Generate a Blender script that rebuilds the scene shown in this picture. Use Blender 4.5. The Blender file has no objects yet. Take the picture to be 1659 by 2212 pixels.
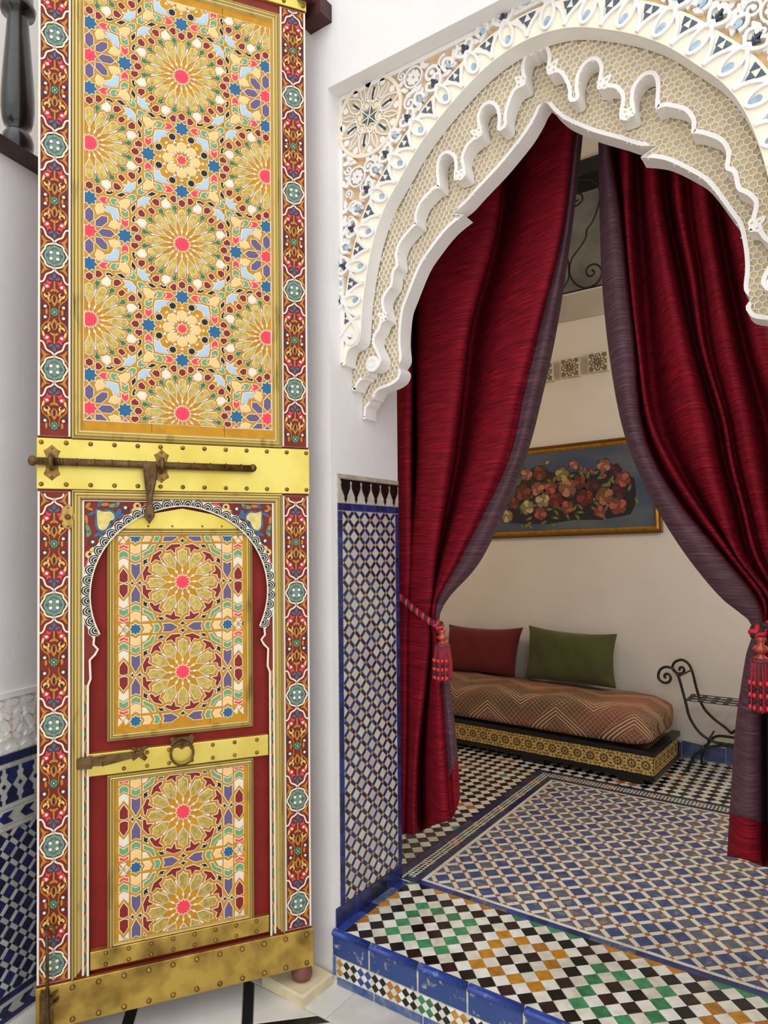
import bpy, math, random
from mathutils import Vector, Matrix
random.seed(7)
S = bpy.context.scene
COL = S.collection
# ---------------------------------------------------------------- camera
F_PX, PITCH, ROLL, YAW = 1461.858, .0218132, -.00934776, .6123958
CX, CY = 829.5, 1146.75
CAM = Vector((1.46085, -1.76900, 1.45))
def _rot():
    A = Matrix(((1,0,0),(0,0,-1),(0,1,0)))
    cp, sp = math.cos(PITCH), math.sin(PITCH); Rx = Matrix(((1,0,0),(0,cp,sp),(0,-sp,cp)))
    cr, sr = math.cos(ROLL), math.sin(ROLL); Rr = Matrix(((cr,-sr,0),(sr,cr,0),(0,0,1)))
    c, s = math.cos(YAW), math.sin(YAW); W = Matrix(((c,s,0),(-s,c,0),(0,0,1)))
    return Rr @ Rx @ A @ W
RM = _rot(); RMT = RM.transposed()
cd = bpy.data.cameras.new('camera'); co = bpy.data.objects.new('camera', cd); COL.objects.link(co)
cd.sensor_fit = 'HORIZONTAL'; cd.sensor_width = 36; cd.lens = F_PX/1659*36; cd.shift_y = 40.75/1659
cd.clip_start = .02
m3 = Matrix((RM[0], -RM[1], -RM[2])).transposed()
co.matrix_world = Matrix.Translation(CAM) @ m3.to_4x4()
S.camera = co
# ---------------------------------------------------------------- light
W = bpy.data.worlds.new('sky'); S.world = W; W.use_nodes = True
bg = W.node_tree.nodes['Background']; bg.inputs[0].default_value = (.92, .95, 1, 1); bg.inputs[1].default_value = 1.36
def sun(name, d, e, ang, col):
    l = bpy.data.lights.new(name, 'SUN'); l.energy = e; l.angle = ang; l.color = col
    o = bpy.data.objects.new(name, l); COL.objects.link(o)
    o.rotation_euler = Vector(d).to_track_quat('-Z', 'Y').to_euler(); return o
sun('soft_daylight', (-.3, .75, -1.05), .5, math.radians(60), (1, .98, .95))
lp = bpy.data.lights.new('warm_lantern', 'POINT'); lp.energy = 13; lp.color = (1, .62, .30); lp.shadow_soft_size = .12  # warm fill without a fixture, added to lift the dark back wall
lo = bpy.data.objects.new('warm_lantern', lp); COL.objects.link(lo); lo.location = (-1.15, 1.2, 2.4)
lq = bpy.data.lights.new('salon_lamp', 'POINT'); lq.energy = 36; lq.color = (1, .975, .945); lq.shadow_soft_size = .25  # neutral fill added behind the right curtain to brighten the salon, no lamp modelled
lr = bpy.data.objects.new('salon_lamp', lq); COL.objects.link(lr); lr.location = (2.0, 1.25, 2.3)
S.view_settings.view_transform = 'Standard'; S.view_settings.look = 'None'
S.view_settings.gamma = 1; S.view_settings.use_curve_mapping = False; S.view_settings.exposure = .12
# ---------------------------------------------------------------- helpers
def at(px, py, n, d):                        # where the line of sight through a photo pixel meets the plane n.p = d
    r = RMT @ Vector(((px-CX)/F_PX, (py-CY)/F_PX, 1)); n = Vector(n)
    return CAM + r*((d - n.dot(CAM))/n.dot(r))
def aX(px, py, x): return at(px, py, (1,0,0), x)
def aY(px, py, y): return at(px, py, (0,1,0), y)
def aZ(px, py, z): return at(px, py, (0,0,1), z)
def pix(p):
    v = RM @ (Vector(p)-CAM)
    return (F_PX*v[0]/v[2]+CX, F_PX*v[1]/v[2]+CY, v[2])
class Fr:                                    # a working plane: origin, two axes, outward normal
    def __init__(s, o, u, v):
        s.o = Vector(o); s.u = Vector(u).normalized(); s.v = Vector(v).normalized(); s.n = s.u.cross(s.v)
        s.R = Matrix((s.u, s.v, s.n)).transposed()
    def p(s, a, b, c=0): return s.o + s.u*a + s.v*b + s.n*c
    def inv(s, w): d = Vector(w)-s.o; return (d.dot(s.u), d.dot(s.v))
def lin(c):
    c /= 255.0
    return c/12.92 if c <= .04045 else ((c+.055)/1.055)**2.4
def rgb(t): return (lin(t[0]), lin(t[1]), lin(t[2]), 1)
MATS = {}
def M(name, col, rough=.6, metal=0, var=0, scale=20, bump=0, bscale=60, stretch=(1,1,1), col2=None, coat=0, spec=.5, sheen=0, lo=.35, hi=.65, detail=4):
    if name in MATS: return MATS[name]
    m = bpy.data.materials.new(name); m.use_nodes = True; nt = m.node_tree; b = nt.nodes['Principled BSDF']
    b.inputs['Base Color'].default_value = rgb(col); b.inputs['Roughness'].default_value = rough
    b.inputs['Metallic'].default_value = metal; b.inputs['Coat Weight'].default_value = coat
    b.inputs['Specular IOR Level'].default_value = spec; b.inputs['Sheen Weight'].default_value = sheen
    if var or col2 or bump:
        tc = nt.nodes.new('ShaderNodeTexCoord'); mp = nt.nodes.new('ShaderNodeMapping'); mp.inputs['Scale'].default_value = stretch
        geo = nt.nodes.new('ShaderNodeNewGeometry'); nt.links.new(geo.outputs['Position'], mp.inputs[0])
    if var or col2:
        n = nt.nodes.new('ShaderNodeTexNoise'); n.inputs['Scale'].default_value = scale; n.inputs['Detail'].default_value = detail
        nt.links.new(mp.outputs[0], n.inputs[0])
        r = nt.nodes.new('ShaderNodeValToRGB'); r.color_ramp.elements[0].position = lo; r.color_ramp.elements[1].position = hi
        if col2 is None: col2 = tuple(min(255, c*(1+var)) for c in col); c1 = tuple(c*(1-var) for c in col)
        else: c1 = col
        r.color_ramp.elements[0].color = rgb(c1); r.color_ramp.elements[1].color = rgb(col2)
        nt.links.new(n.outputs['Fac'], r.inputs[0]); nt.links.new(r.outputs[0], b.inputs['Base Color'])
    if bump:
        n2 = nt.nodes.new('ShaderNodeTexNoise'); n2.inputs['Scale'].default_value = bscale; n2.inputs['Detail'].default_value = 5
        nt.links.new(mp.outputs[0], n2.inputs[0])
        bp = nt.nodes.new('ShaderNodeBump'); bp.inputs['Strength'].default_value = bump; bp.inputs['Distance'].default_value = .01
        nt.links.new(n2.outputs['Fac'], bp.inputs['Height']); nt.links.new(bp.outputs[0], b.inputs['Normal'])
    MATS[name] = m; return m
WL = {}                                      # world location of every parent (parents are never rotated)
def reg(o, loc, parent):
    WL[o.name] = Vector(loc)
    if parent is not None: o.parent = parent; o.location = Vector(loc)-WL[parent.name]
    else: o.location = loc
def tag(o, label=None, cat=None, group=None, kind=None):
    if label: o['label'] = label
    if cat: o['category'] = cat
    if group: o['group'] = group
    if kind: o['kind'] = kind
    return o
def empty(name, loc, label, cat, group=None):
    o = bpy.data.objects.new(name, None); o.empty_display_size = .05; COL.objects.link(o); reg(o, loc, None)
    return tag(o, label, cat, group)
def mk(name, V, Fc, mats, parent=None, fm=None, smooth=False, loc=None):
    V = [Vector(v) for v in V]
    if loc is None:
        lo = [min(v[i] for v in V) for i in range(3)]; hi = [max(v[i] for v in V) for i in range(3)]
        loc = Vector(((lo[0]+hi[0])/2, (lo[1]+hi[1])/2, lo[2]))
    loc = Vector(loc)
    me = bpy.data.meshes.new(name); me.from_pydata([v-loc for v in V], [], Fc)
    if not isinstance(mats, (list, tuple)): mats = [mats]
    for m in mats: me.materials.append(m)
    if fm: me.polygons.foreach_set('material_index', fm)
    if smooth: me.polygons.foreach_set('use_smooth', [True]*len(Fc))
    o = bpy.data.objects.new(name, me); COL.objects.link(o); reg(o, loc, parent); return o
class MB:                                    # collects shapes into one mesh
    def __init__(s): s.V = []; s.F = []; s.m = []
    def add(s, V, Fc, mi=0):
        k = len(s.V); s.V += [Vector(v) for v in V]; s.F += [tuple(i+k for i in f) for f in Fc]; s.m += [mi]*len(Fc)
    def prism(s, fr, poly, c0, c1, mi=0, back=False):
        n = len(poly)
        if area(poly) < 0: poly = poly[::-1]
        V = [fr.p(a, b, c0) for a, b in poly]+[fr.p(a, b, c1) for a, b in poly]
        Fc = [tuple(range(n, 2*n))]+[(i, (i+1) % n, n+(i+1) % n, n+i) for i in range(n)]
        if back: Fc.append(tuple(range(n-1, -1, -1)))
        s.add(V, Fc, mi)
    def box(s, a, b, mi=0):
        x0, y0, z0 = a; x1, y1, z1 = b
        V = [(x0,y0,z0),(x1,y0,z0),(x1,y1,z0),(x0,y1,z0),(x0,y0,z1),(x1,y0,z1),(x1,y1,z1),(x0,y1,z1)]
        s.add(V, [(3,2,1,0),(4,5,6,7),(0,1,5,4),(1,2,6,5),(2,3,7,6),(3,0,4,7)], mi)
    def tube(s, pts, r, n=8, mi=0, caps=True, closed=False):
        pts = [Vector(p) for p in pts]; N = len(pts); rr = r if isinstance(r, (list, tuple)) else [r]*N
        V = []; up = None
        for i, p in enumerate(pts):
            a = pts[(i-1) % N] if (i or closed) else p; b = pts[(i+1) % N] if (i < N-1 or closed) else p
            t = (b-a).normalized()
            if up is None:
                up = Vector((0,0,1)) if abs(t.z) < .9 else Vector((1,0,0))
            up = (up - t*up.dot(t))
            up = up.normalized() if up.length > 1e-6 else t.orthogonal().normalized()
            q = t.cross(up)
            for k in range(n):
                an = 2*math.pi*k/n; V.append(p + (up*math.cos(an)+q*math.sin(an))*rr[i])
        Fc = []
        for i in range(N if closed else N-1):
            j = (i+1) % N
            for k in range(n): Fc.append((i*n+k, i*n+(k+1) % n, j*n+(k+1) % n, j*n+k))
        if caps and not closed: Fc += [tuple(range(n-1, -1, -1)), tuple((N-1)*n+k for k in range(n))]
        s.add(V, Fc, mi)
    def lathe(s, base, axis, prof, n=16, mi=0):     # prof: (radius, distance along axis)
        axis = Vector(axis).normalized(); u = axis.orthogonal().normalized(); w = axis.cross(u); base = Vector(base)
        V = []
        for r, h in prof:
            for k in range(n):
                an = 2*math.pi*k/n; V.append(base+axis*h+(u*math.cos(an)+w*math.sin(an))*r)
        Fc = [(i*n+k, i*n+(k+1) % n, (i+1)*n+(k+1) % n, (i+1)*n+k) for i in range(len(prof)-1) for k in range(n)]
        Fc += [tuple(range(n-1, -1, -1)), tuple((len(prof)-1)*n+k for k in range(n))]
        s.add(V, Fc, mi)
    def build(s, name, mats, parent=None, smooth=False, loc=None):
        return mk(name, s.V, s.F, mats, parent, s.m, smooth, loc)
def area(p): return .5*sum(p[i][0]*p[(i+1) % len(p)][1]-p[(i+1) % len(p)][0]*p[i][1] for i in range(len(p)))
def cen(p): return (sum(q[0] for q in p)/len(p), sum(q[1] for q in p)/len(p))
def clip(p, x0, y0, x1, y1):
    for ax, lim, sg in ((0,x0,1),(0,x1,-1),(1,y0,1),(1,y1,-1)):
        o = []
        for i in range(len(p)):
            a, b = p[i-1], p[i]; da, db = sg*(a[ax]-lim), sg*(b[ax]-lim)
            if (da >= 0) != (db >= 0):
                t = da/(da-db); o.append((a[0]+(b[0]-a[0])*t, a[1]+(b[1]-a[1])*t))
            if db >= 0: o.append(b)
        p = o
        if len(p) < 3: return []
    return p
def offset(p, d):                            # grow (d>0) or shrink a polygon, mitred
    if area(p) < 0: p = p[::-1]
    n = len(p); o = []
    for i in range(n):
        a, b, c = p[i-1], p[i], p[(i+1) % n]
        e1 = (b[0]-a[0], b[1]-a[1]); e2 = (c[0]-b[0], c[1]-b[1])
        l1 = math.hypot(*e1) or 1e-9; l2 = math.hypot(*e2) or 1e-9
        n1 = (e1[1]/l1, -e1[0]/l1); n2 = (e2[1]/l2, -e2[0]/l2)
        mx, my = n1[0]+n2[0], n1[1]+n2[1]; q = mx*mx+my*my
        k = 2*d/q if q > .5 else 4*d*.8
        o.append((b[0]+mx*k, b[1]+my*k))
    return o
def star(cx, cy, n, r0, r1, rot=0):
    return [(cx+(r0 if k % 2 == 0 else r1)*math.sin(rot+math.pi*k/n), cy+(r0 if k % 2 == 0 else r1)*math.cos(rot+math.pi*k/n)) for k in range(2*n)]
def ell(cx, cy, rx, ry, n=12, rot=0):
    c, s = math.cos(rot), math.sin(rot)
    return [(cx+rx*math.cos(t)*c-ry*math.sin(t)*s, cy+rx*math.cos(t)*s+ry*math.sin(t)*c) for t in [2*math.pi*k/n for k in range(n)]]
def xf(p, ang=0, dx=0, dy=0, mx=1, my=1):
    c, s = math.cos(ang), math.sin(ang)
    return [(mx*(x*c-y*s)+dx, my*(x*s+y*c)+dy) for x, y in p]
def spl(P, n=6, closed=False):               # Catmull-Rom through points of any dimension
    N = len(P); o = []
    for i in range(N if closed else N-1):
        a = P[(i-1) % N] if (closed or i) else P[0]; b = P[i]; c = P[(i+1) % N]; d = P[(i+2) % N] if (closed or i < N-2) else P[N-1]
        for k in range(n):
            t = k/n
            o.append(tuple(.5*((2*b[j])+(-a[j]+c[j])*t+(2*a[j]-5*b[j]+4*c[j]-d[j])*t*t+(-a[j]+3*b[j]-3*c[j]+d[j])*t**3) for j in range(len(b))))
    if not closed: o.append(tuple(P[-1]))
    return o
def band(pts, w, closed=False):              # flat ribbon polygon strips along a polyline: list of quads
    N = len(pts); L = []; R = []; ww = w if isinstance(w, (list, tuple)) else [w]*N
    for i in range(N):
        a = pts[(i-1) % N] if (i or closed) else pts[0]; b = pts[(i+1) % N] if (i < N-1 or closed) else pts[-1]
        t = (b[0]-a[0], b[1]-a[1]); l = math.hypot(*t) or 1e-9; nx, ny = -t[1]/l, t[0]/l; h = ww[i]/2
        L.append((pts[i][0]+nx*h, pts[i][1]+ny*h)); R.append((pts[i][0]-nx*h, pts[i][1]-ny*h))
    return L, R
def ribbon(mb, fr, pts, w, c0, c1, mi=0, closed=False):
    L, R = band(pts, w, closed); N = len(pts)
    V = [fr.p(*q, c1) for q in L]+[fr.p(*q, c1) for q in R]+[fr.p(*q, c0) for q in L]+[fr.p(*q, c0) for q in R]
    Fc = []
    for i in range(N if closed else N-1):
        j = (i+1) % N
        Fc += [(N+i, N+j, j, i), (i, j, 2*N+j, 2*N+i), (3*N+i, 3*N+j, N+j, N+i)]
    if not closed: Fc += [(0, 2*N, 3*N, N), (N-1, 2*N-1, 4*N-1, 3*N-1)]
    mb.add(V, Fc, mi)
SHARE = {}
def piece(name, fr, poly, h, mats, parent, halo=0, base=0, bev=.0006, jit=0):
    # one inlay piece or tile: flat prism with a small bevel and, where asked, a pale outline around it
    if area(poly) < 0: poly = poly[::-1]
    cx, cy = cen(poly); rel = tuple((round(x-cx, 5), round(y-cy, 5)) for x, y in poly)
    key = (name, rel, round(h, 5), halo, tuple(m.name for m in mats), id(fr))
    me = SHARE.get(key)
    if me is None:
        p = list(rel); n = len(p); ins = offset(p, -bev); V = []; Fc = []; fm = []
        pp = [(x, y, 0) for x, y in p]+[(x, y, h-bev) for x, y in p]+[(x, y, h) for x, y in ins]
        Fc = [tuple(range(2*n, 3*n))]+[(n+i, n+(i+1) % n, 2*n+(i+1) % n, 2*n+i) for i in range(n)]+[(i, (i+1) % n, n+(i+1) % n, n+i) for i in range(n)]
        fm = [0]*len(Fc)
        if halo:
            out = offset(p, halo); k = len(pp); pp += [(x, y, h*.35) for x, y in out]+[(x, y, h*.35) for x, y in p]+[(x, y, 0) for x, y in out]
            f2 = [(k+i, k+(i+1) % n, k+n+(i+1) % n, k+n+i) for i in range(n)]+[(k+2*n+i, k+2*n+(i+1) % n, k+(i+1) % n, k+i) for i in range(n)]
            Fc += f2; fm += [1]*len(f2)
        me = bpy.data.meshes.new(name); me.from_pydata(pp, [], Fc)
        for m in mats: me.materials.append(m)
        me.polygons.foreach_set('material_index', fm); SHARE[key] = me
    o = bpy.data.objects.new(name, me); COL.objects.link(o)
    w = fr.p(cx, cy, base+(random.uniform(-jit, jit) if jit else 0)); o.parent = parent
    o.matrix_basis = Matrix.Translation(w-WL[parent.name]) @ fr.R.to_4x4()
    return o
def tiles(name, fr, polys, h, mat, parent, limit=300, jit=.0003, base=0):
    # the pieces that show largest become objects of their own, the rest one joined part
    def key(p):
        c = fr.p(*cen(p)); x, y, z = pix(c)
        inside = z > 0 and -20 < x < 1680 and -20 < y < 2232
        return (0 if inside else 1, z if z > 0 else 99)
    polys = [p for p in polys if len(p) >= 3 and abs(area(p)) > 4e-6]
    polys.sort(key=key)
    vis = [p for p in polys if key(p)[0] == 0]; ind = vis[:limit]; rest = polys[len(ind):]
    for p in ind: piece(name, fr, p, h, [random.choice(mat)] if isinstance(mat, list) else [mat], parent, base=base, jit=jit)
    if rest:
        mb = MB(); ml = mat if isinstance(mat, list) else [mat]
        for p in rest: mb.prism(fr, p, base, base+h, random.randrange(len(ml)))
        tag(mb.build(name+'_field', ml, parent), kind='stuff')
# ---------------------------------------------------------------- the setting
plaster = M('white_plaster', (234,230,226), .85, var=.015, scale=3, bump=.15, bscale=25)
cream = M('cream_room_plaster', (224,216,204), .85, var=.02, scale=2, bump=.08, bscale=30)
grout = M('pale_grout', (205,196,180), .9, var=.08, scale=60)
white_t = [M('white_tile_a', (226,222,206), .22, var=.05, scale=30, spec=.5), M('white_tile_b', (214,208,192), .25, var=.06, scale=30), M('white_tile_c', (232,230,220), .2, var=.04, scale=30)]
black_t = [M('black_tile_a', (22,19,18), .25, var=.3, scale=60), M('black_tile_b', (48,30,26), .25, var=.2, scale=60)]
green_t = [M('green_tile_a', (58,122,80), .22, var=.12, scale=40), M('green_tile_b', (70,140,95), .22, var=.1, scale=40)]
ochre_t = [M('ochre_tile_a', (190,130,36), .22, var=.1, scale=40), M('ochre_tile_b', (172,112,40), .25, var=.1, scale=40)]
cobalt_t = [M('cobalt_tile_a', (36,52,112), .2, var=.15, scale=30), M('cobalt_tile_b', (28,40,88), .22, var=.2, scale=30), M('cobalt_tile_c', (44,66,140), .2, var=.12, scale=30)]
worn_t = [M('worn_blue_tile_a', (70,86,126), .5, var=.1, scale=40, col2=(148,132,108), lo=.5, hi=.72), M('worn_blue_tile_b', (58,74,120), .45, col2=(110,112,124), scale=35, lo=.48, hi=.75), M('worn_blue_tile_c', (92,98,116), .5, col2=(160,126,88), scale=38, lo=.52, hi=.7)]
bone_t = [M('bone_bar_a', (220,211,188), .45, col2=(180,158,124), scale=70, lo=.58, hi=.72), M('bone_bar_b', (226,220,200), .4, col2=(196,178,148), scale=60, lo=.6, hi=.75)]
rust_t = [M('rust_tile_a', (166,108,52), .45, var=.12, scale=50), M('rust_tile_b', (150,96,50), .45, var=.12, scale=50)]
FX0, FX1 = 0.0, 1.41                          # doorway, left and right jamb
WALLT = .406                                  # wall thickness
TOPZ = 3.02
mb = MB(); mb.box((-1.3,0,0), (FX0,WALLT,5.2)); mb.box((FX1,0,0), (2.6,WALLT,5.2)); mb.box((FX0,0,TOPZ), (FX1,WALLT,5.2))
tag(mb.build('wall_front', [plaster]), 'white plastered courtyard wall around the arched doorway', kind='structure')
# room behind
YB = 2.56
mb = MB()
WX0, WX1, WZ0, WZ1 = -1.5, 1.2, 3.10, 3.88     # upper window in the back wall
mb.box((-2.2,YB,.175), (2.6,YB+.2,WZ0)); mb.box((-2.2,YB,WZ1), (2.6,YB+.2,4.6)); mb.box((-2.2,YB,WZ0), (WX0,YB+.2,WZ1)); mb.box((WX1,YB,WZ0), (2.6,YB+.2,WZ1))
tag(mb.build('wall_back', [cream]), 'cream back wall of the salon behind the day bed', kind='structure')
mb = MB(); mb.box((-2.4,WALLT,.175), (-2.2,YB,4.6)); tag(mb.build('wall_left', [cream]), 'left wall of the salon', kind='structure')
mb = MB(); mb.box((2.6,WALLT,.175), (2.8,YB,4.6)); tag(mb.build('wall_right', [cream]), 'right wall of the salon', kind='structure')
mb = MB(); mb.box((-2.4,WALLT,4.6), (2.8,YB+.2,4.7)); tag(mb.build('ceiling', [cream]), 'salon ceiling', kind='structure')
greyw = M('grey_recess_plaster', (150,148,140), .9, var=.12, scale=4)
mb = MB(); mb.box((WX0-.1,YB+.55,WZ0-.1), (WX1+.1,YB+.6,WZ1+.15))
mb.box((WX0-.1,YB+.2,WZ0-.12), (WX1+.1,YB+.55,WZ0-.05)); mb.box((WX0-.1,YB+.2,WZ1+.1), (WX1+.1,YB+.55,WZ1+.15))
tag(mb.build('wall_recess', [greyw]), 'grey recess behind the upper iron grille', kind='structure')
# courtyard left wall
AZL = math.radians(22)-YAW
DL = Vector((math.sin(AZL), math.cos(AZL), 0)); NL = Vector((math.cos(AZL), -math.sin(AZL), 0))
OL = NL.dot(Vector((-.7,-.6,0)))
LW = Fr(NL*OL, DL, (0,0,1))                    # a along wall, b height; normal faces the court
def onL(px, py): return LW.inv(at(px, py, NL, OL))
mb = MB(); mb.prism(LW, [(-2.2,0),(.9,0),(.9,2.66),(-2.2,2.66)], -.18, 0, back=True)
tag(mb.build('wall_stair', [plaster]), 'low white stair wall left of the painted door', kind='structure')
FARW = Fr(NL*(OL-1.1), DL, (0,0,1))
mb = MB(); mb.prism(FARW, [(-2.6,0),(3,0),(3,6),(-2.6,6)], -.1, 0, back=True)
tag(mb.build('wall_far', [plaster]), 'bright white wall beyond the stair', kind='structure')
# courtyard floor: marble slabs with black strips
FG = Fr((0,0,0), (1,0,0), (0,1,0))
marble = [M('white_marble_a', (220,214,204), .25, col2=(190,186,180), scale=5, lo=.45, hi=.75, detail=8), M('white_marble_b', (228,223,214), .22, col2=(202,198,191), scale=4, lo=.45, hi=.8, detail=8)]
blackm = M('black_marble', (24,24,26), .2, col2=(60,60,62), scale=9, lo=.6, hi=.8, detail=8)
mb = MB(); mb.box((-3.4,-4,-.1), (3.4,.0,-.004)); fl = tag(mb.build('floor', [grout]), 'courtyard floor of white marble slabs and black strips', kind='structure')
def slab(poly, mat): piece('marble_slab', FG, offset(poly, -.0012), .004, [mat], fl, base=-.004, bev=.001)
for i in range(7):
    x0 = -.75+i*.42; slab([(x0,-.155),(x0+.42,-.155),(x0+.42,-.002),(x0,-.002)], marble[i % 2])
d45 = math.radians(45)
def rot(p): return [((x*math.cos(d45)-y*math.sin(d45)), (x*math.sin(d45)+y*math.cos(d45))) for x, y in p]
P0 = rot([(0,0)])
for i in range(-5, 5):
    for j in range(-5, 5):
        ox, oy = .055+.0, -.158
        a0, b0 = i*.36-.191, j*.30-.039                   # rotated frame origin at the strip corner
        def R2(q): return [(ox+x*.7071-y*.7071, oy+x*.7071+y*.7071) for x, y in q]
        sq = clip(R2([(a0,b0+.035),(a0+.325,b0+.035),(a0+.325,b0+.30),(a0,b0+.30)]), -1.2,-2.2,2.4,-.157)
        if len(sq) > 2: slab(sq, marble[(i+j) % 2])
        st = clip(R2([(a0+.325,b0+.035),(a0+.36,b0+.035),(a0+.36,b0+.30),(a0+.325,b0+.30)]), -1.2,-2.2,2.4,-.157)
        if len(st) > 2: piece('black_strip', FG, offset(st, -.001), .004, [blackm], fl, base=-.004, bev=.001)
        st = clip(R2([(a0,b0),(a0+.36,b0),(a0+.36,b0+.035),(a0,b0+.035)]), -1.2,-2.2,2.4,-.157)
        if len(st) > 2: piece('black_strip', FG, offset(st, -.001), .004, [blackm], fl, base=-.004, bev=.001)
# salon floor and step
FZ = .175; B = .1722
mb = MB(); mb.box((-2.4,WALLT,0), (2.8,YB+.2,B)); mb.box((FX0,0,0), (FX1,WALLT,B)); sf = tag(mb.build('floor', [grout]), 'raised salon floor of glazed mosaic tiles with a tiled step', kind='structure')
FS = Fr((0,0,B), (1,0,0), (0,1,0)); TH = FZ-B
def fp(p): return offset(p, -.0006)
D = .0627; H2 = D/2; SQ = [(-H2,0),(0,-H2),(H2,0),(0,H2)]
lists = {'w': [], 'k': [], 'g': [], 'o': []}
TX0, TY0, TX1, TY1 = .038, .004, 1.372, .411
for i in range(-2, 23):
    for j in range(-1, 8):
        cx, cy = .1065+D*i, .0335+D*j
        k, ii = divmod(i-1, 5); row, jj = (0, j-1) if j < 6 else (1, j-6)
        c = 'k'
        if ii < 4 and 0 <= jj < 4 and j >= 1 and (ii in (0,3) or jj in (0,3)) and j != 5: c = 'go'[(k+row) % 2]
        for dx, col in ((0,c), (H2,'w')):
            p = clip([(x+cx+dx, y+cy+dx) for x, y in SQ], TX0,TY0,TX1,TY1)
            if len(p) > 2: lists[col].append(fp(p))
for k, nm, m in (('w','white_step_tile',white_t),('k','black_step_tile',black_t),('g','green_step_tile',green_t),('o','ochre_step_tile',ochre_t)):
    tiles(nm, FS, lists[k], TH, m, sf)
# blue borders: along the left jamb, nosing and back edge of the tread
bl = []; y = .004
while y < .40: y2 = min(y+.066, .404); bl.append(fp([(.002,y),(.037,y),(.037,y2),(.002,y2)])); y = y2
x = .0
while x < 1.4: bl.append(fp([(x,.412),(min(x+.072,1.4),.412),(min(x+.072,1.4),.440),(x,.440)])); x += .072
tiles('blue_border_tile', FS, bl, TH, cobalt_t+worn_t[:1], sf)
# field of worn blue squares, bone bars and rust corners
q = .0465; U = .0657; bw = .0178; sq_l = []; bar_l = []; cor_l = []
c45 = .70711
def field_pt(a, b): return (.9155+(a-b)*c45, .5939+(a+b)*c45)
XF0, YF0, XF1, YF1 = .084, .456, 1.326, 1.753
for i in range(-22, 24):
    for j in range(-24, 24):
        a, b = i*U, j*U; h = bw/2
        for lst, r in ((cor_l, (a-h,b-h,a+h,b+h)), (bar_l, (a+h,b-h,a+U-h,b+h)), (bar_l, (a-h,b+h,a+h,b+U-h)), (sq_l, (a+h,b+h,a+U-h,b+U-h))):
            p = clip([field_pt(r[0],r[1]), field_pt(r[2],r[1]), field_pt(r[2],r[3]), field_pt(r[0],r[3])], XF0,YF0,XF1,YF1)
            if len(p) > 2: lst.append(fp(p))
tiles('worn_blue_tile', FS, sq_l, TH, worn_t, sf); tiles('bone_bar_tile', FS, bar_l, TH, bone_t, sf); tiles('rust_corner_tile', FS, cor_l, TH, rust_t, sf)
# straight borders around the field
def strip(name, x0, y0, x1, y1, L, mat):
    o = []
    if x1-x0 > y1-y0:
        x = x0
        while x < x1-.005: o.append(fp([(x,y0),(min(x+L,x1),y0),(min(x+L,x1),y1),(x,y1)])); x += L
    else:
        y = y0
        while y < y1-.005: o.append(fp([(x0,y),(x1,y),(x1,min(y+L,y1)),(x0,min(y+L,y1))])); y += L
    tiles(name, FS, o, TH, mat, sf)
strip('bone_border_tile', .067,.441,1.343,.455,.075,bone_t); strip('bone_border_tile', .067,.456,.083,1.754,.075,bone_t); strip('bone_border_tile', .067,1.755,1.343,1.768,.075,bone_t)
strip('bone_border_tile', 1.327,.456,1.343,1.754,.075,bone_t)
dk = [cobalt_t[1], M('slate_blue_tile', (52,58,82), .35, var=.15, scale=40)]
strip('dark_border_tile', .038,.43,.066,1.795,.09,dk); strip('dark_border_tile', .067,1.769,1.343,1.795,.09,dk); strip('dark_border_tile', 1.344,.43,1.372,1.795,.09,dk)
strip('dark_border_tile', -.047,.41,-.0135,1.856,.09,dk); strip('dark_border_tile', -.047,1.857,1.46,1.889,.09,dk)
# fine chequer inside the border
fine = MB(); e = .0165; cols = [white_t[0], black_t[0], rust_t[0], green_t[0], black_t[1]]
def chequer(x0, y0, x1, y1):
    n = 0
    for i in range(int((x1-x0)/e)+2):
        for j in range(int((y1-y0)/e)+2):
            for dx in (0, e/2):
                cx, cy = x0+i*e+dx, y0+j*e+dx
                p = clip([(cx-e/2,cy),(cx,cy-e/2),(cx+e/2,cy),(cx,cy+e/2)], x0,y0,x1,y1)
                if len(p) < 3: continue
                k = int(((cy if x1-x0 < .2 else cx)+5)/.055) % 4
                fine.prism(FS, offset(p,-.0004), 0, TH, 0 if dx else (1,2,1,3)[k] if int(cx/e+cy/e) % 3 else 1)
chequer(-.0125,.412,.037,1.855); chequer(.038,1.797,1.46,1.856)
tag(fine.build('fine_chequer_band', cols, sf), kind='stuff')
# outer chequer towards the walls
lw = []; lk = []; lo_ = []; lg = []
for i in range(-26, 40):
    for j in range(-4, 40):
        for dx, w in ((0,0),(H2,1)):
            cx, cy = -.05+D*i+dx, .43+D*j+dx
            sq = [(x+cx, y+cy) for x, y in SQ]
            for bx in ((-1.5,.41,-.048,2.555),(-.047,1.89,2.4,2.555)):
                p = clip(sq, *bx)
                if len(p) > 2 and abs(area(p)) > 3e-5:
                    k = (i+2*j) % 11 if j % 4 == 0 else 9
                    (lw if w else (lo_ if k in (0,1) else lg if (k == 5 and j % 3) else lk)).append(fp(p))
tiles('white_floor_tile', FS, lw, TH, white_t, sf); tiles('black_floor_tile', FS, lk, TH, black_t, sf); tiles('rust_floor_tile', FS, lo_, TH, rust_t, sf); tiles('green_floor_tile', FS, lg, TH, green_t, sf)
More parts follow.
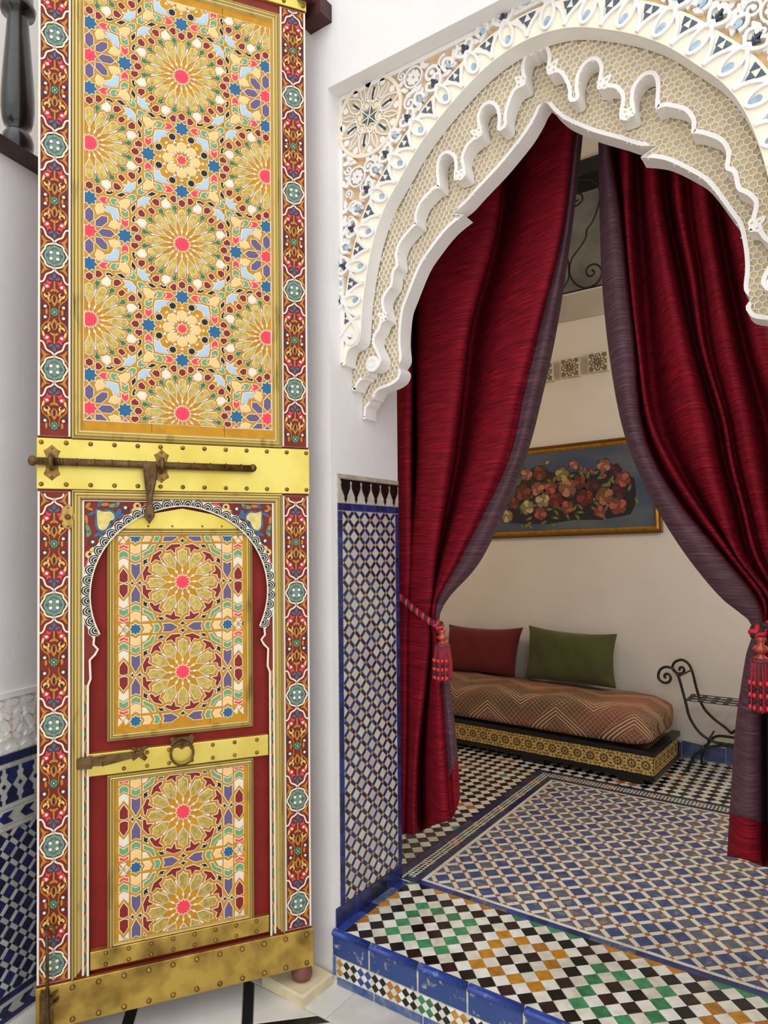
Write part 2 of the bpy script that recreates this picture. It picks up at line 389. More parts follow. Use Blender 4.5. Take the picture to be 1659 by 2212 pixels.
# riser of the step
FRI = Fr((0,-.002,0), (1,0,0), (0,0,1)); rb = []; 
for i, (x0, x1) in enumerate([(.0,.152),(.152,.335),(.335,.505),(.505,.68),(.68,.86),(.86,1.04),(1.04,1.22),(1.22,1.41)]):
    p = [(x0+.003,.094),(x1-.003,.094),(x1-.003,.161),(x0+.003,.161)]
    piece('step_face_tile', FRI, p, .006, [M('chipped_blue_tile', (46,72,128), .35, col2=(176,170,160), scale=45, lo=.6, hi=.72, detail=6)], sf, base=-.004, bev=.002)
    # rounded nosing on top of it
    o = MB(); prof = [(-.0185,.162),(-.0182,.168),(-.0158,.1735),(-.011,.1762),(-.003,.1768),(.0035,.1762)]
    V = [(xx, y, z) for xx in (x0+.003, x1-.003) for y, z in prof]+[(xx, .004, .162) for xx in (x0+.003, x1-.003)]; n = len(prof)
    o.add(V, [(k, k+n, k+n+1, k+1) for k in range(n-1)]+[tuple([2*n]+list(range(n-1,-1,-1))), tuple([2*n+1]+list(range(n,2*n))), (0,2*n,2*n+1,n)])
    o.build('nosing_tile', [M('chipped_nosing', (36,62,140), .22, col2=(120,136,170), scale=50, lo=.62, hi=.75)], sf, smooth=True)
    piece('step_base_tile', FRI, [(x0+.02,.002),(x1-.002+.018,.002),(x1-.002+.018,.028),(x0+.02,.028)], .006, [M('worn_base_tile', (52,80,140), .35, col2=(110,124,150), scale=40)], sf, base=-.004, bev=.002)
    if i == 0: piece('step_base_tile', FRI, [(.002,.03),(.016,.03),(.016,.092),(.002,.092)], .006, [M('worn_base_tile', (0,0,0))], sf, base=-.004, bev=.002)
mb = MB(); mb.box((.002,-.0105,.0), (1.408,0,.1615)); 
sg = mb.build('step_core', [grout], sf)
FRI.o = Vector((0,-.011,0))
for o in list(sf.children):
    if o.name.startswith(('step_face_tile','step_base_tile')): o.location.y -= .009
seq = [ochre_t[0], black_t[0], black_t[0], cobalt_t[2], cobalt_t[2], black_t[0], black_t[0], ochre_t[1], ochre_t[1], black_t[0], black_t[0], green_t[0], green_t[0], black_t[0], black_t[0], ochre_t[0], ochre_t[0], black_t[0], black_t[0]]
e = .0288; h = e/2
for i in range(46):
    cx = .032+e*i
    for cz in (.0757, .0472): piece('small_diamond_tile', FRI, fp([(cx-h,cz),(cx,cz-h),(cx+h,cz),(cx,cz+h)]), .002, [seq[i % 19]], sf)
    piece('small_white_tile', FRI, fp([(cx,.0615),(cx+h,.0615-h),(cx+e,.0615),(cx+h,.0615+h)]), .002, [white_t[i % 3]], sf)
    for cz in (.0904, .0325):
        p = clip([(cx,cz),(cx+h,cz-h),(cx+e,cz),(cx+h,cz+h)], 0,.0305,1.41,.092); piece('small_white_tile', FRI, fp(p), .002, [white_t[i % 3]], sf)
# ---------------------------------------------------------------- tiled jamb
FJ = Fr((0,0,0), (0,1,0), (0,0,1))             # a = depth, b = height, faces +X
J0, J1 = .033, .4045
mb = MB(); mb.prism(FJ, [(.03,.18),(.405,.18),(.405,1.70),(.03,1.70)], 0, .0015)
jp = tag(mb.build('wall_jamb', [grout]), 'mosaic-tiled left jamb of the doorway, blue lattice over white', kind='structure')
A0, A1, Bz0, Bz1 = .0575, .380, .236, 1.571
jw = []; jb = []; jy = []; PU, PV = .0643, .0601; w = .15
def lat(a, b): return (.0893+(a-b)*PU/2, 1.543+(a+b)*PV/2)
for i in range(-50, 14):
    for j in range(-50, 14):
        if abs(i-j) > 14: continue
        for lst, r in ((jy,(i-w,j-w,i+w,j+w)), (jb,(i+w,j-w,i+1-w,j+w)), (jb,(i-w,j+w,i+w,j+1-w)), (jw,(i+w,j+w,i+1-w,j+1-w))):
            p = clip([lat(r[0],r[1]), lat(r[2],r[1]), lat(r[2],r[3]), lat(r[0],r[3])], A0,Bz0,A1,Bz1)
            if len(p) > 2: lst.append(offset(p, -.0005))
yel = [M('yellow_tile_a', (206,150,40), .22, var=.1, scale=40), M('yellow_tile_b', (190,128,30), .25, var=.1, scale=40)]
wj = [M('jamb_white_a', (205,196,178), .22, var=.04, scale=25), M('jamb_white_b', (190,180,166), .22, var=.04, scale=25), M('jamb_white_c', (200,196,172), .2, var=.04, scale=25)]
tiles('white_lozenge_tile', FJ, jw, .003, wj, jp, base=.0015); tiles('blue_lattice_tile', FJ, jb, .003, [cobalt_t[0],cobalt_t[1]], jp, base=.0015); tiles('yellow_corner_tile', FJ, jy, .003, yel, jp, base=.0015)
side = []
for x0, x1 in ((.0325,.0565),(.381,.4045)):
    z = 1.571
    for k in range(40):
        L = random.choice((.045,.055,.06,.065,.03)); z2 = max(z-L, .236)
        side.append(offset([(x0,z2),(x1,z2),(x1,z),(x0,z)], -.0007)); z = z2
        if z <= .237: break
y = .0325
for L in (.024,.052,.075,.066,.03,.05,.05,.04):
    y2 = min(y+L, .4045); side.append(offset([(y,1.5725),(y2,1.5725),(y2,1.598),(y,1.598)], -.0007)); y = y2
    if y > .404: break
tiles('cobalt_edge_tile', FJ, side, .0035, [cobalt_t[0],cobalt_t[1]], jp, base=.0015)
y = .0325; top = []
for k in range(9): top.append(offset([(y,1.6845),(min(y+.0465,.4045),1.6845),(min(y+.0465,.4045),1.699),(y,1.699)], -.0007)); y += .0465
tiles('sand_cap_tile', FJ, [t for t in top if t[1][0]-t[0][0] > .004], .004, M('sand_tile', (178,166,146), .4, var=.08, scale=40), jp, base=.0015)
piece('pale_frieze_tile', FJ, [(.033,1.599),(.4045,1.599),(.4045,1.684),(.033,1.684)], .002, [M('frieze_tile', (196,188,170), .25, var=.06, scale=25)], jp, base=.0015)
vase = [(-.029,.078),(-.029,.072),(-.024,.070),(-.024,.064),(-.026,.058),(-.024,.046),(-.014,.030),(-.0075,.020),(-.0065,.012),(-.009,.010),(-.006,.007),(0,-.004)]
vase = vase+[(-x, z) for x, z in vase[-2::-1]]
for k in range(6): piece('black_vase_tile', FJ, [(x+.075+k*.0593, z+1.604) for x, z in vase], .0022, [black_t[0]], jp, base=.0036)
y = .008; bs = []
for L in (.095,.1,.1,.1): bs.append(offset([(y,.176),(min(y+L,.4045),.176),(min(y+L,.4045),.235),(y,.235)], -.0007)); y += L
tiles('dark_base_tile', FJ, bs, .006, [cobalt_t[1], M('night_tile', (22,28,52), .18, var=.2, scale=30)], jp, base=.0)
# skirting of the back wall
FB = Fr((0,YB,0), (1,0,0), (0,0,1))
mb = MB(); mb.box((-1.9,YB-.006,FZ), (2.5,YB,.285)); bb = tag(mb.build('baseboard_back', [M('chalky_grout', (214,208,198), .9)]), 'blue tiled skirting of the back wall', kind='structure')
for k in range(18): piece('skirting_tile', FB, offset([(.1+k*.118,.178),(.218+k*.118,.178),(.218+k*.118,.278-.012*random.random()),(.1+k*.118,.272+.008*random.random())], -.002), .005, [M('skirting_blue', (44,66,116), .4, col2=(84,96,128), scale=25)], bb, base=.006)
# ---------------------------------------------------------------- the painted door
AD = 1.19665484-YAW
DD = Vector((math.sin(AD), math.cos(AD), 0)); ND = Vector((math.cos(AD), -math.sin(AD), 0)); DOFF = .03
FD = Fr(ND*DOFF, DD, (0,0,1)); SC = -.485
def dq(px, py): return FD.inv(at(px, py, ND, DOFF))
wline = M('ivory_line_paint', (236,226,206), .55); ochre = M('ochre_strap_paint', (196,138,20), .5, var=.05, scale=30, spec=.25)
maroonbase = M('maroon_door_paint', (120,40,28), .5, var=.08, scale=15, spec=.25)
goldleaf = M('brushed_gold_leaf', (166,140,62), .42, .5, col2=(212,188,98), scale=90, lo=.3, hi=.7)
goldm = M('aged_gold_moulding', (206,184,112), .42, .55, col2=(112,90,46), scale=26, lo=.58, hi=.8, stretch=(1,1,.25), detail=6)
brass = M('polished_brass', (226,206,108), .34, .8, col2=(212,184,78), scale=7, lo=.4, hi=.7, detail=3)
brassold = M('tarnished_brass', (206,172,82), .42, .75, col2=(124,94,44), scale=11, lo=.4, hi=.72, detail=7)
bronze = M('dark_bronze', (120,92,54), .42, .75, col2=(84,62,36), scale=40, bump=.25, bscale=120)
rivm = M('rivet_brass', (168,130,66), .35, .8, col2=(120,92,50), scale=60)
PC = {'pink': M('coral_paint', (240,66,84), .5, spec=.25), 'maroon': M('oxblood_paint', (132,38,34), .45, spec=.25), 'white': M('chalk_paint', (232,220,200), .5), 'green': M('emerald_paint', (52,120,74), .5, spec=.25),
      'sage': M('sage_paint', (112,160,112), .5, spec=.25), 'black': M('black_paint', (28,32,30), .45, spec=.25), 'sky': M('sky_paint', (176,200,216), .5, spec=.25), 'tan': M('peach_paint', (246,200,128), .5, spec=.25),
      'blue': M('petrol_paint', (44,100,138), .45, spec=.25), 'purple': M('violet_paint', (104,90,124), .5, spec=.25), 'gold': goldleaf, 'red': maroonbase}
door = empty('painted_door_leaf', FD.p(SC, .088, 0), 'tall painted and brass-bound wooden door leaf standing open beside the arch', 'door')
DZ1 = 3.38
mb = MB(); mb.prism(FD, [(-.885,.09),(-.085,.09),(-.085,DZ1),(-.885,DZ1)], -.055, -.031, back=True)
for q in ([(-.885,1.59),(-.085,1.59),(-.085,DZ1),(-.885,DZ1)], [(-.885,.09),(SC-.283,.09),(SC-.283,1.59),(-.885,1.59)], [(SC+.283,.09),(-.085,.09),(-.085,1.59),(SC+.283,1.59)], [(SC-.283,.09),(SC+.283,.09),(SC+.283,.2105),(SC-.283,.2105)]): mb.prism(FD, q, -.031, -.008)
mb.build('core_boards', [maroonbase], door)
# --- mouldings
def moulding(a0, b0, a1, b1, w, parent, name='gold_moulding', base=-.006, hh=.014, sides='lrtb'):
    prof = [(0,.2),(.06,.75),(.2,.95),(.28,.55),(.36,.9),(.5,1),(.6,.6),(.7,.8),(.82,.75),(.9,.45),(1,.1)]
    corners = {'b': ((a0,b0),(a1,b0),(1,1),(-1,1)), 't': ((a1,b1),(a0,b1),(-1,-1),(1,-1)), 'l': ((a0,b1),(a0,b0),(1,-1),(1,1)), 'r': ((a1,b0),(a1,b1),(-1,1),(-1,-1))}
    for s in sides:
        p, q, dp, dq_ = corners[s]; V = []; n = len(prof)
        for t, h in prof: V.append(FD.p(p[0]+dp[0]*w*t, p[1]+dp[1]*w*t, base+h*hh))
        for t, h in prof: V.append(FD.p(q[0]+dq_[0]*w*t, q[1]+dq_[1]*w*t, base+h*hh))
        V += [FD.p(p[0], p[1], base-.004), FD.p(q[0], q[1], base-.004)]
        mk(name, V, [(i, n+i, n+i+1, i+1) for i in range(n-1)]+[(2*n, 2*n+1, n, 0)], [goldm], parent)
moulding(SC-.312, 1.771, SC+.312, 3.205, .029, door)
# --- upper inlaid panel
H = .2645; Z0 = 2.393
PA0, PB0, PA1, PB1 = SC-.284, 1.799, SC+.284, 3.178
mb = MB()
for a0, a1 in ((PA0,-.5757),(-.5743,-.3585),(-.357,PA1)):      # three boards with hairline gaps
    mb.prism(FD, [(a0,PB0),(a1,PB0),(a1,PB1),(a0,PB1)], -.008, -.004)
up = mb.build('upper_panel', [ochre], door)
CLIP = (SC-.2765, 1.830, SC+.2765, 3.150); seen = set()
def inlay(nm, col, poly, parent, cl, h=.0026, halo=.0024):
    p = clip(offset(poly, .0004), *cl)
    if len(p) < 3 or abs(area(p)) < 6e-6: return
    q = [p[0]]
    for v in p[1:]:
        if math.hypot(v[0]-q[-1][0], v[1]-q[-1][1]) > .0006: q.append(v)
    if len(q) < 3: return
    c = cen(q); k = (round(c[0],3), round(c[1],3), nm, id(parent))
    if k in seen: return
    seen.add(k); piece(nm, FD, q, h, [PC[col], wline], parent, halo=halo, base=-.004, bev=.0005)
def D4(p, n8=True):
    o = []
    for k in range(4):
        for f in ((1,-1) if n8 else (1,)):
            o.append([( (x*f, y), (y, -x*f), (-x*f, -y), (-y, x*f) )[k] for x, y in p])
    return o
def sym(h): return h+[(-x, y) for x, y in reversed(h) if abs(x) > 1e-6]
RP = [('maroon_hexagon','maroon',sym([(0,.524),(.034,.507),(.035,.466),(0,.441)]),0), ('maroon_hexagon','maroon',[(.099,.481),(.067,.491),(.069,.552),(.105,.561),(.137,.523)],1),
      ('white_hexagon','white',[(.186,.398),(.136,.418),(.137,.455),(.183,.496),(.218,.463),(.215,.417)],1), ('maroon_hexagon','maroon',[(.293,.411),(.257,.415),(.254,.456),(.268,.481),(.31,.483),(.335,.449)],1),
      ('maroon_hexagon','maroon',[(.349,.309),(.324,.303),(.303,.324),(.309,.349),(.345,.377),(.377,.345)],0), ('black_arrowhead','black',[(.236,.503),(.215,.53),(.176,.521),(.18,.548),(.219,.545),(.259,.517),(.233,.521)],1),
      ('black_lozenge','black',[(.38,.518),(.338,.513),(.289,.547),(.335,.557)],1), ('sky_dart','sky',[(.482,.358),(.443,.385),(.412,.362),(.419,.412),(.37,.413),(.395,.44),(.368,.482),(.433,.477),(.482,.426)],0),
      ('sage_chevron','sage',[(.279,.595),(.233,.592),(.219,.621),(.24,.657),(.29,.667),(.261,.626),(.293,.6)],1), ('coral_chevron','pink',[(.187,.594),(.13,.594),(.101,.624),(.137,.659),(.194,.662),(.162,.628)],1),
      ('petrol_star','blue',star(0,.627,8,.083,.056),0)]
MP = [('sage_arrow','sage',[(.485,.485),(.443,.488),(.406,.454),(.454,.454),(.453,.408),(.488,.445)],0), ('peach_arrow','tan',[(.419,.419),(.374,.416),(.311,.375),(.327,.362),(.327,.327),(.362,.322),(.381,.314),(.417,.370)],0),
      ('sky_dart','sky',[(.29,.29),(.222,.304),(.150,.308),(.194,.272),(.176,.256),(.224,.238),(.238,.224),(.256,.176),(.272,.194),(.308,.150),(.304,.222)],0)]
petal = sym([(0,.402),(.031,.382),(.034,.268),(0,.190)])
star5 = [(0,.355),(.013,.408),(.034,.416),(.017,.43),(.022,.455),(0,.444),(-.022,.455),(-.017,.43),(-.034,.416),(-.013,.408)]
for i in range(-1, 2):
    for j in range(-4, 4):
        cx, cy = SC+i*H, Z0+j*H
        if not (1.5 < cy < 3.5): continue
        def put(nm, col, p, **k): inlay(nm, col, [(cx+x*H, cy+y*H) for x, y in p], up, CLIP, **k)
        if (i+j) % 2 == 0:
            for k in range(16):
                a = k*math.pi/8
                put('gold_petal', 'gold', xf(petal, a), h=.0034); put('emerald_star', 'green', xf(star5, a+math.pi/16), halo=.0014)
                put('white_sliver', 'white', xf(sym([(0,.176),(.010,.15),(0,.108)]), a), halo=.0006); put('white_sliver', 'white', xf([(0,.245),(.009,.345),(-.009,.345)], a+math.pi/16), halo=.0004)
            put('coral_star', 'pink', star(0,0,16,.088,.068))
            for nm, col, p, e in RP:
                for q in D4(p, bool(e)): put(nm, col, q)
        else:
            for nm, col, p, e in MP:
                for q in D4(p, False): put(nm, col, q)
            if i == 0:
                put('coral_star', 'pink', star(0,0,8,.056,.04))
                for k in range(8):
                    a = k*math.pi/4; b = a+math.pi/8
                    put('peach_hexagon', 'tan', xf(sym([(0,.208),(.042,.185),(.046,.14),(0,.098)]), a)); put('black_star', 'black', star(.279*math.sin(b),.279*math.cos(b),8,.04,.03,b))
                    put('white_sliver', 'white', xf([(-.016,.236),(.016,.236),(.012,.252),(-.012,.252)], a), halo=.0006); put('white_sliver', 'white', xf([(-.014,.2),(.014,.2),(.01,.22),(-.01,.22)], b), halo=.0006)
                    put('white_sliver', 'white', xf([(-.006,.09),(.006,.09),(.01,.13),(-.01,.13)], b), halo=.0004)
            else:
                put('coral_star', 'pink', star(0,0,8,.078,.056))
                for k in range(8):
                    a = k*math.pi/4; b = a+math.pi/8
                    put('violet_hexagon', 'purple', xf(sym([(0,.262),(.04,.222),(.04,.135),(0,.095)]), a)); put('peach_hexagon', 'tan', xf(sym([(0,.345),(.036,.325),(.038,.27),(0,.228)]), b))
mb = MB()                                           # ivory border line of the panel
ribbon(mb, FD, [(CLIP[0]-.003,CLIP[1]-.003),(CLIP[2]+.003,CLIP[1]-.003),(CLIP[2]+.003,CLIP[3]+.003),(CLIP[0]-.003,CLIP[3]+.003)], .0018, -.004, -.0032, closed=True); mb.build('panel_border_line', [wline], up)
# --- rivets, brass bands
mb = MB(); mb.lathe((0,0,0), (0,0,1), [(.0068,0),(.0068,.002),(.0058,.0045),(.0034,.0066),(.0008,.0072)], 10); mb.m = [0]*len(mb.F)
_r = mk('rivet', mb.V, mb.F, [rivm], None, smooth=True, loc=(0,0,0)); RIV = _r.data; bpy.data.objects.remove(_r)
def rivet(s, z, c, parent, k=1):
    o = bpy.data.objects.new('rivet', RIV); COL.objects.link(o); o.parent = parent
    o.matrix_basis = Matrix.Translation(FD.p(s, z, c)-WL[parent.name]) @ FD.R.to_4x4() @ Matrix.Scale(k, 4)
def plate(name, poly, c1, mat, parent, c0=-.01): 
    mb = MB(); ins = offset(poly, -.0015); n = len(poly); poly = poly if area(poly) > 0 else poly[::-1]
    V = [FD.p(x,y,c0) for x,y in poly]+[FD.p(x,y,c1-.0012) for x,y in poly]+[FD.p(x,y,c1) for x,y in ins]
    mb.add(V, [tuple(range(2*n,3*n))]+[(i,(i+1)%n,n+(i+1)%n,n+i) for i in range(n)]+[(n+i,n+(i+1)%n,2*n+(i+1)%n,2*n+i) for i in range(n)])
    return mb.build(name, [mat], parent)
def rect(a0, b0, a1, b1): return [(a0,b0),(a1,b0),(a1,b1),(a0,b1)]
bb1 = plate('brass_band', rect(-.888,1.6225,-.082,1.7695), .001, brass, door)
for k in range(13):
    for z in (1.757, 1.636): rivet(-.876+k*.0652, z, .001, bb1)
bb2 = plate('brass_band', rect(-.888,3.242,-.082,3.38), .001, brass, door)
for k in range(13): rivet(-.876+k*.0652, 3.256, .001, bb2)
bb3 = plate('bottom_brass_band', rect(-.888,.088,-.080,.209), .0015, brassold, door)
for k in range(12):
    for z in (.193, .103): rivet(-.862+k*.069, z, .0015, bb3, 1.15)
# --- bolt with brackets and hasp
bo = MB(); zb = 1.6985; cb = .031
s0, s1 = -.895, -.272
bo.tube([FD.p(s0+.012, zb, cb), FD.p(s1, zb-.002, cb)], .0112, 14)
for k in range(12): bo.tube([FD.p(-.83+k*.047, zb, cb), FD.p(-.827+k*.047, zb, cb)], .0122, 14)
rod = bo.build('bolt_rod', [bronze], door, smooth=True)
for s, r in ((s0,.0155),(s1,.0125)):
    e = MB(); e.lathe(FD.p(s-.012, zb, cb), DD, [(.004,0),(r*.8,.004),(r,.012),(r*.8,.02),(.006,.026),(.010,.028),(.010,.034)] if s == s0 else [(.009,0),(r,.006),(r,.012),(r*.7,.018),(.003,.021)], 14); e.build('bolt_knob', [bronze], rod, smooth=True)
for s in (-.848, -.547):
    pl = plate('bolt_bracket', [(s+x, zb+y) for x, y in [(0,.052),(.012,.04),(.022,.034),(.016,.02),(.016,-.02),(.022,-.034),(.01,-.042),(0,-.052),(-.012,-.042),(-.022,-.034),(-.016,-.02),(-.016,.02),(-.022,.034),(-.012,.04)]], .004, rivm, door, 0)
    t = MB(); t.tube([FD.p(s, zb+.0165*math.sin(a), cb+.0165*math.cos(a)) if -1.6 < a < 1.6 else FD.p(s, zb+.0165*math.sin(a), .004) for a in [(-1.57+3.14*k/10) for k in range(11)]]+[FD.p(s, zb+.0165, .004)], .0075, 8); t.tube([FD.p(s, zb-.0165, .004), FD.p(s, zb-.0165, cb)], .0075, 8); t.build('bracket_loop', [bronze], pl, smooth=True)
    for z in (.042, -.042): rivet(s, zb+z, .004, pl, .55)
hs = -.583; hp = [(hs-.02,1.702),(hs+.022,1.702),(hs+.021,1.66),(hs+.011,1.61),(hs+.008,1.585),(hs+.014,1.56),(hs+.015,1.545),(hs,1.521),(hs-.015,1.545),(hs-.014,1.56),(hs-.008,1.585),(hs-.01,1.61),(hs-.016,1.66)]
t = MB(); cc = [.046,.046,.044,.036,.030,.026,.024,.022,.024,.026,.030,.036,.044]; n = len(hp); hi_ = offset(hp[::-1], -.003)[::-1]
V = [FD.p(*hp[i], cc[i]-.006) for i in range(n)]+[FD.p(*hp[i], cc[i]) for i in range(n)]+[FD.p(*hi_[i], cc[i]+.0025) for i in range(n)]
t.add(V, [tuple(range(3*n-1,2*n-1,-1))]+[(n+(i+1)%n,n+i,2*n+i,2*n+(i+1)%n) for i in range(n)]+[((i+1)%n,i,n+i,n+(i+1)%n) for i in range(n)]+[tuple(range(n))]); has = t.build('bolt_hasp', [bronze], rod)
t = MB(); t.prism(FD, [(hs-.006,1.553),(hs+.006,1.553),(hs+.004,1.537),(hs-.004,1.537)], .026, .0275); t.build('hasp_slot', [M('slot_shadow', (52,44,20), .5, .3)], door)
# keyhole plate on the left stile
ks, kz = dq(147,1117)
kp = plate('keyhole_plate', [(ks+x, kz+y) for x, y in [(0,.037),(.012,.03),(.017,.022),(.014,.015),(.020,.006),(.018,-.008),(.014,-.015),(.017,-.022),(.010,-.031),(0,-.037),(-.012,-.03),(-.017,-.02),(-.014,-.012),(-.021,.0),(-.016,.012),(-.018,.02),(-.010,.031)]], .004, M('worn_brass_plate', (206,170,86), .35, .75, col2=(150,116,60), scale=40), door, 0)
t = MB(); t.lathe(FD.p(ks, kz, .004), ND, [(.008,0),(.0085,.008),(.006,.012)], 10); t.prism(FD, rect(ks-.002,kz-.007,ks+.002,kz+.007), .015, .017); t.build('key_stub', [bronze], kp)
for z in (.027,-.027): rivet(ks, kz+z, .004, kp, .5)
# --- painted side strips with ribbon cartouches and flowers
SM = [M('ivory_ribbon_paint', (232,222,200), .5), M('leaf_green_paint', (96,146,104), .5), M('plum_paint', (98,86,122), .5), M('ochre_leaf_paint', (186,122,22), .5), M('petrol_flower_paint', (44,98,130), .5), M('rose_paint', (222,60,74), .5), M('buff_paint', (236,186,100), .5), M('ink_paint', (32,24,22), .5), M('dark_plum_paint', (72,32,38), .5), M('bottle_green_paint', (44,116,78), .5), maroonbase]
(iW,iG,iP,iO,iB,iR,iY,iK,iD,iE,iM) = range(11)
kx, ky = .0001385, .0001774
def quarter(q): return q+[(x,-y) for x,y in reversed(q)]+[(-x,-y) for x,y in q]+[(-x,y) for x,y in reversed(q)]
def motif(sx, zc, parent, parts, zmin, zmax):
    # one cartouche: medallion and the flower sprays above and below it
    E0 = -.0035
    a0 = sx-.0365; a1 = sx+.0365
    def T(p, f, g): return clip([(sx+f*x*kx, zc+g*y*ky) for x, y in p], a0, zmin, a1, zmax)
    def run(mb, items, fs, gs):
        for lv, mi, p in items:
            for g in gs:
                for f in fs:
                    q = T(p, f, g)
                    if len(q) > 2: mb.prism(FD, q, E0, E0+.0006+lv*.00035, mi)
    c = lambda x, y, r, n=12: ell(x, y, r, r*kx/ky, n)
    if zmin < zc < zmax:
        mb = MB(); run(mb, [(0,iG,quarter([(0,178),(35,172),(60,155),(100,152),(135,140),(150,112),(150,85),(178,60),(200,0)]))], (1,), (1,))
        for x, y, r in ((112,22,26),(100,62,26),(62,92,26),(24,118,24),(140,8,20)): run(mb, [(1,iP,c(x,y,r))], (1,-1), (1,-1))
        run(mb, [(2,iP,c(64,52,46)),(3,iW,c(64,50,34))], (1,-1), (1,-1)); mb.build('painted_medallion', SM, parent)
    rb = MB()
    up_ = spl([(x*1.0, y) for x, y in [(-18,238),(20,208),(60,194),(105,184),(140,172),(172,140),(182,100),(212,72),(240,24),(262,-8)]], 4)
    lo_ = spl([(14,188),(-4,214),(22,250),(70,282),(120,300),(160,330),(182,385),(215,436),(268,452)], 4)
    for g in (1,-1):
        for f in (1,-1):
            for path in (up_, lo_):
                pts = [(sx+f*x*kx, zc+g*y*ky) for x, y in path]
                pts = [p for p in pts if zmin+.002 < p[1] < zmax-.002 and a0-.001 < p[0] < a1+.001]
                if len(pts) > 1: ribbon(rb, FD, pts if f*g < 0 else pts[::-1], .0046, E0, E0+.0014, iW)
    if rb.V: rb.build('ribbon_cartouche', SM, parent)
    lf = MB(); run(lf, [(0,iO,[(82,238),(140,224),(172,185),(196,140),(258,84),(254,122),(222,172),(206,218),(236,262),(254,325),(216,300),(180,265),(150,246)])], (1,-1), (1,-1))
    if lf.V: lf.build('corner_leaf', SM, parent)
    for g in (1,-1):
        sp = MB()
        run(sp, [(0,iO,[(-14,420),(14,420),(18,590),(-18,590)]),(1,iB,ell(0,330,30,46)),(2,iO,sym([(0,842),(42,790),(66,730),(56,680),(20,650),(0,640)])),(3,iK,ell(0,716,27,62))], (1,), (g,))
        run(sp, [(1,iB,ell(62,384,50,24,10,-.35)),(1,iO,ell(44,575,44,20,10,.5)),(2,iO,c(94,752,34)),(1,iR,c(146,508,62)),(1,iR,[(40,425),(90,440),(150,400),(140,440),(175,470),(110,520)]),(3,iW,c(138,512,30)),
                 (0,iO,[(236,590),(254,640),(232,712),(160,775),(120,800),(92,860),(100,930),(86,930),(76,860),(104,788),(180,735),(224,680)]),
                 (1,iY,c(142,655,64)),(1,iY,ell(206,566,24,58,10,-.35)),(1,iY,ell(112,716,20,52,10,.25)),(2,iM,c(160,622,34)),(3,iK,c(140,642,30)),
                 (1,iD,c(172,842,62)),(1,iD,[(215,800),(240,740),(250,860),(222,890)]),(2,iM,c(150,826,40)),(3,iW,c(174,848,30))], (1,-1), (g,))
        if g < 0: run(sp, [(1,iO,ell(150,930,24,52)),(2,iE,c(46,930,40))], (1,-1), (g,)); run(sp, [(2,iE,c(0,890,44)),(2,iE,c(0,970,44)),(3,iW,c(0,930,15)),(4,iW,c(42,964,9)),(4,iW,c(-42,964,9)),(4,iW,c(42,896,9)),(4,iW,c(-42,896,9))], (1,), (g,))
        if sp.V: sp.build('flower_spray', SM, parent)
for sx, zs in ((-.842, [(2.958,2.630,2.303,1.971,3.287),(1.629,1.2885,.943,.6005,.2655)]), (-.1285, [(2.941,2.62,2.294,1.967,3.262),(1.629,1.2995,.967,.629,.2955)])):
    for (z0, z1), zz in zip(((1.7735,3.238),(.2135,1.6185)), zs):
        a0, a1 = (sx-.0435, sx+.0425)
        mb = MB(); mb.prism(FD, rect(a0,z0,a1,z1), -.008, -.004); st = mb.build('painted_strip', [maroonbase], door)
        mb = MB(); w_ = .0058
        ribbon(mb, FD, [(a0+w_/2,z0+.003),(a1-w_/2,z0+.003),(a1-w_/2,z1-.003),(a0+w_/2,z1-.003)], w_, -.004, -.0026, closed=True); mb.build('ivory_edging', [SM[0]], st)
        for z in zz: motif(sx-.0005, z, st, None, z0+.006, z1-.006)
# --- wicket surround with horseshoe opening
moulding(SC-.312, .2105, SC+.312, 1.6215, .027, door, sides='lrt')
CZ, R0 = 1.312, .2605
def hs_in(t):                                       # t: -1 left foot .. 1 right foot of the horseshoe, slightly pointed
    a = t*math.radians(116); r = R0+.004*max(0, 1-abs(t)*6)
    return (SC+r*math.sin(a), CZ+r*math.cos(a))
foot = hs_in(1); fx = foot[0]-SC; fz = foot[1]
jamb = [(fx+.014,fz-.008),(fx+.016,fz-.03),(fx+.004,fz-.045),(fx+.012,fz-.06),(fx+.026,fz-.075),(fx+.024,fz-.13),(fx+.031,fz-.15),(fx+.031,.2105)]
arcp = [hs_in(-1+2*k/56) for k in range(57)]
half_r = [(SC+x, z) for x, z in jamb]; half_l = [(SC-x, z) for x, z in jamb]
outer = [(SC-.2845,.2105),(SC-.2845,1.5945),(SC+.2845,1.5945),(SC+.2845,.2105)]
poly = outer+half_r[::-1]+arcp[::-1]+half_l
mb = MB(); mb.prism(FD, poly, -.03, -.006)
wsr = mb.build('wicket_surround', [maroonbase], door)
mb = MB(); ribbon(mb, FD, [(SC-.281,.215),(SC-.281,1.5905),(SC+.281,1.5905),(SC+.281,.215)], .006, -.006, -.0045)
for hl, f in ((half_l,1),(half_r,-1)): ribbon(mb, FD, [(x-f*.003, z) for x, z in (hl if f > 0 else hl)], .006, -.006, -.0042)
mb.build('ivory_edging', [SM[0]], wsr)
sb = MB(); NS = 36; bwid = .0245
ribbon(sb, FD, [(SC+(x-SC)*(1+bwid/2/R0), CZ+(z-CZ)*(1+bwid/2/R0)) for x, z in arcp], bwid, -.006, -.0035, 0)
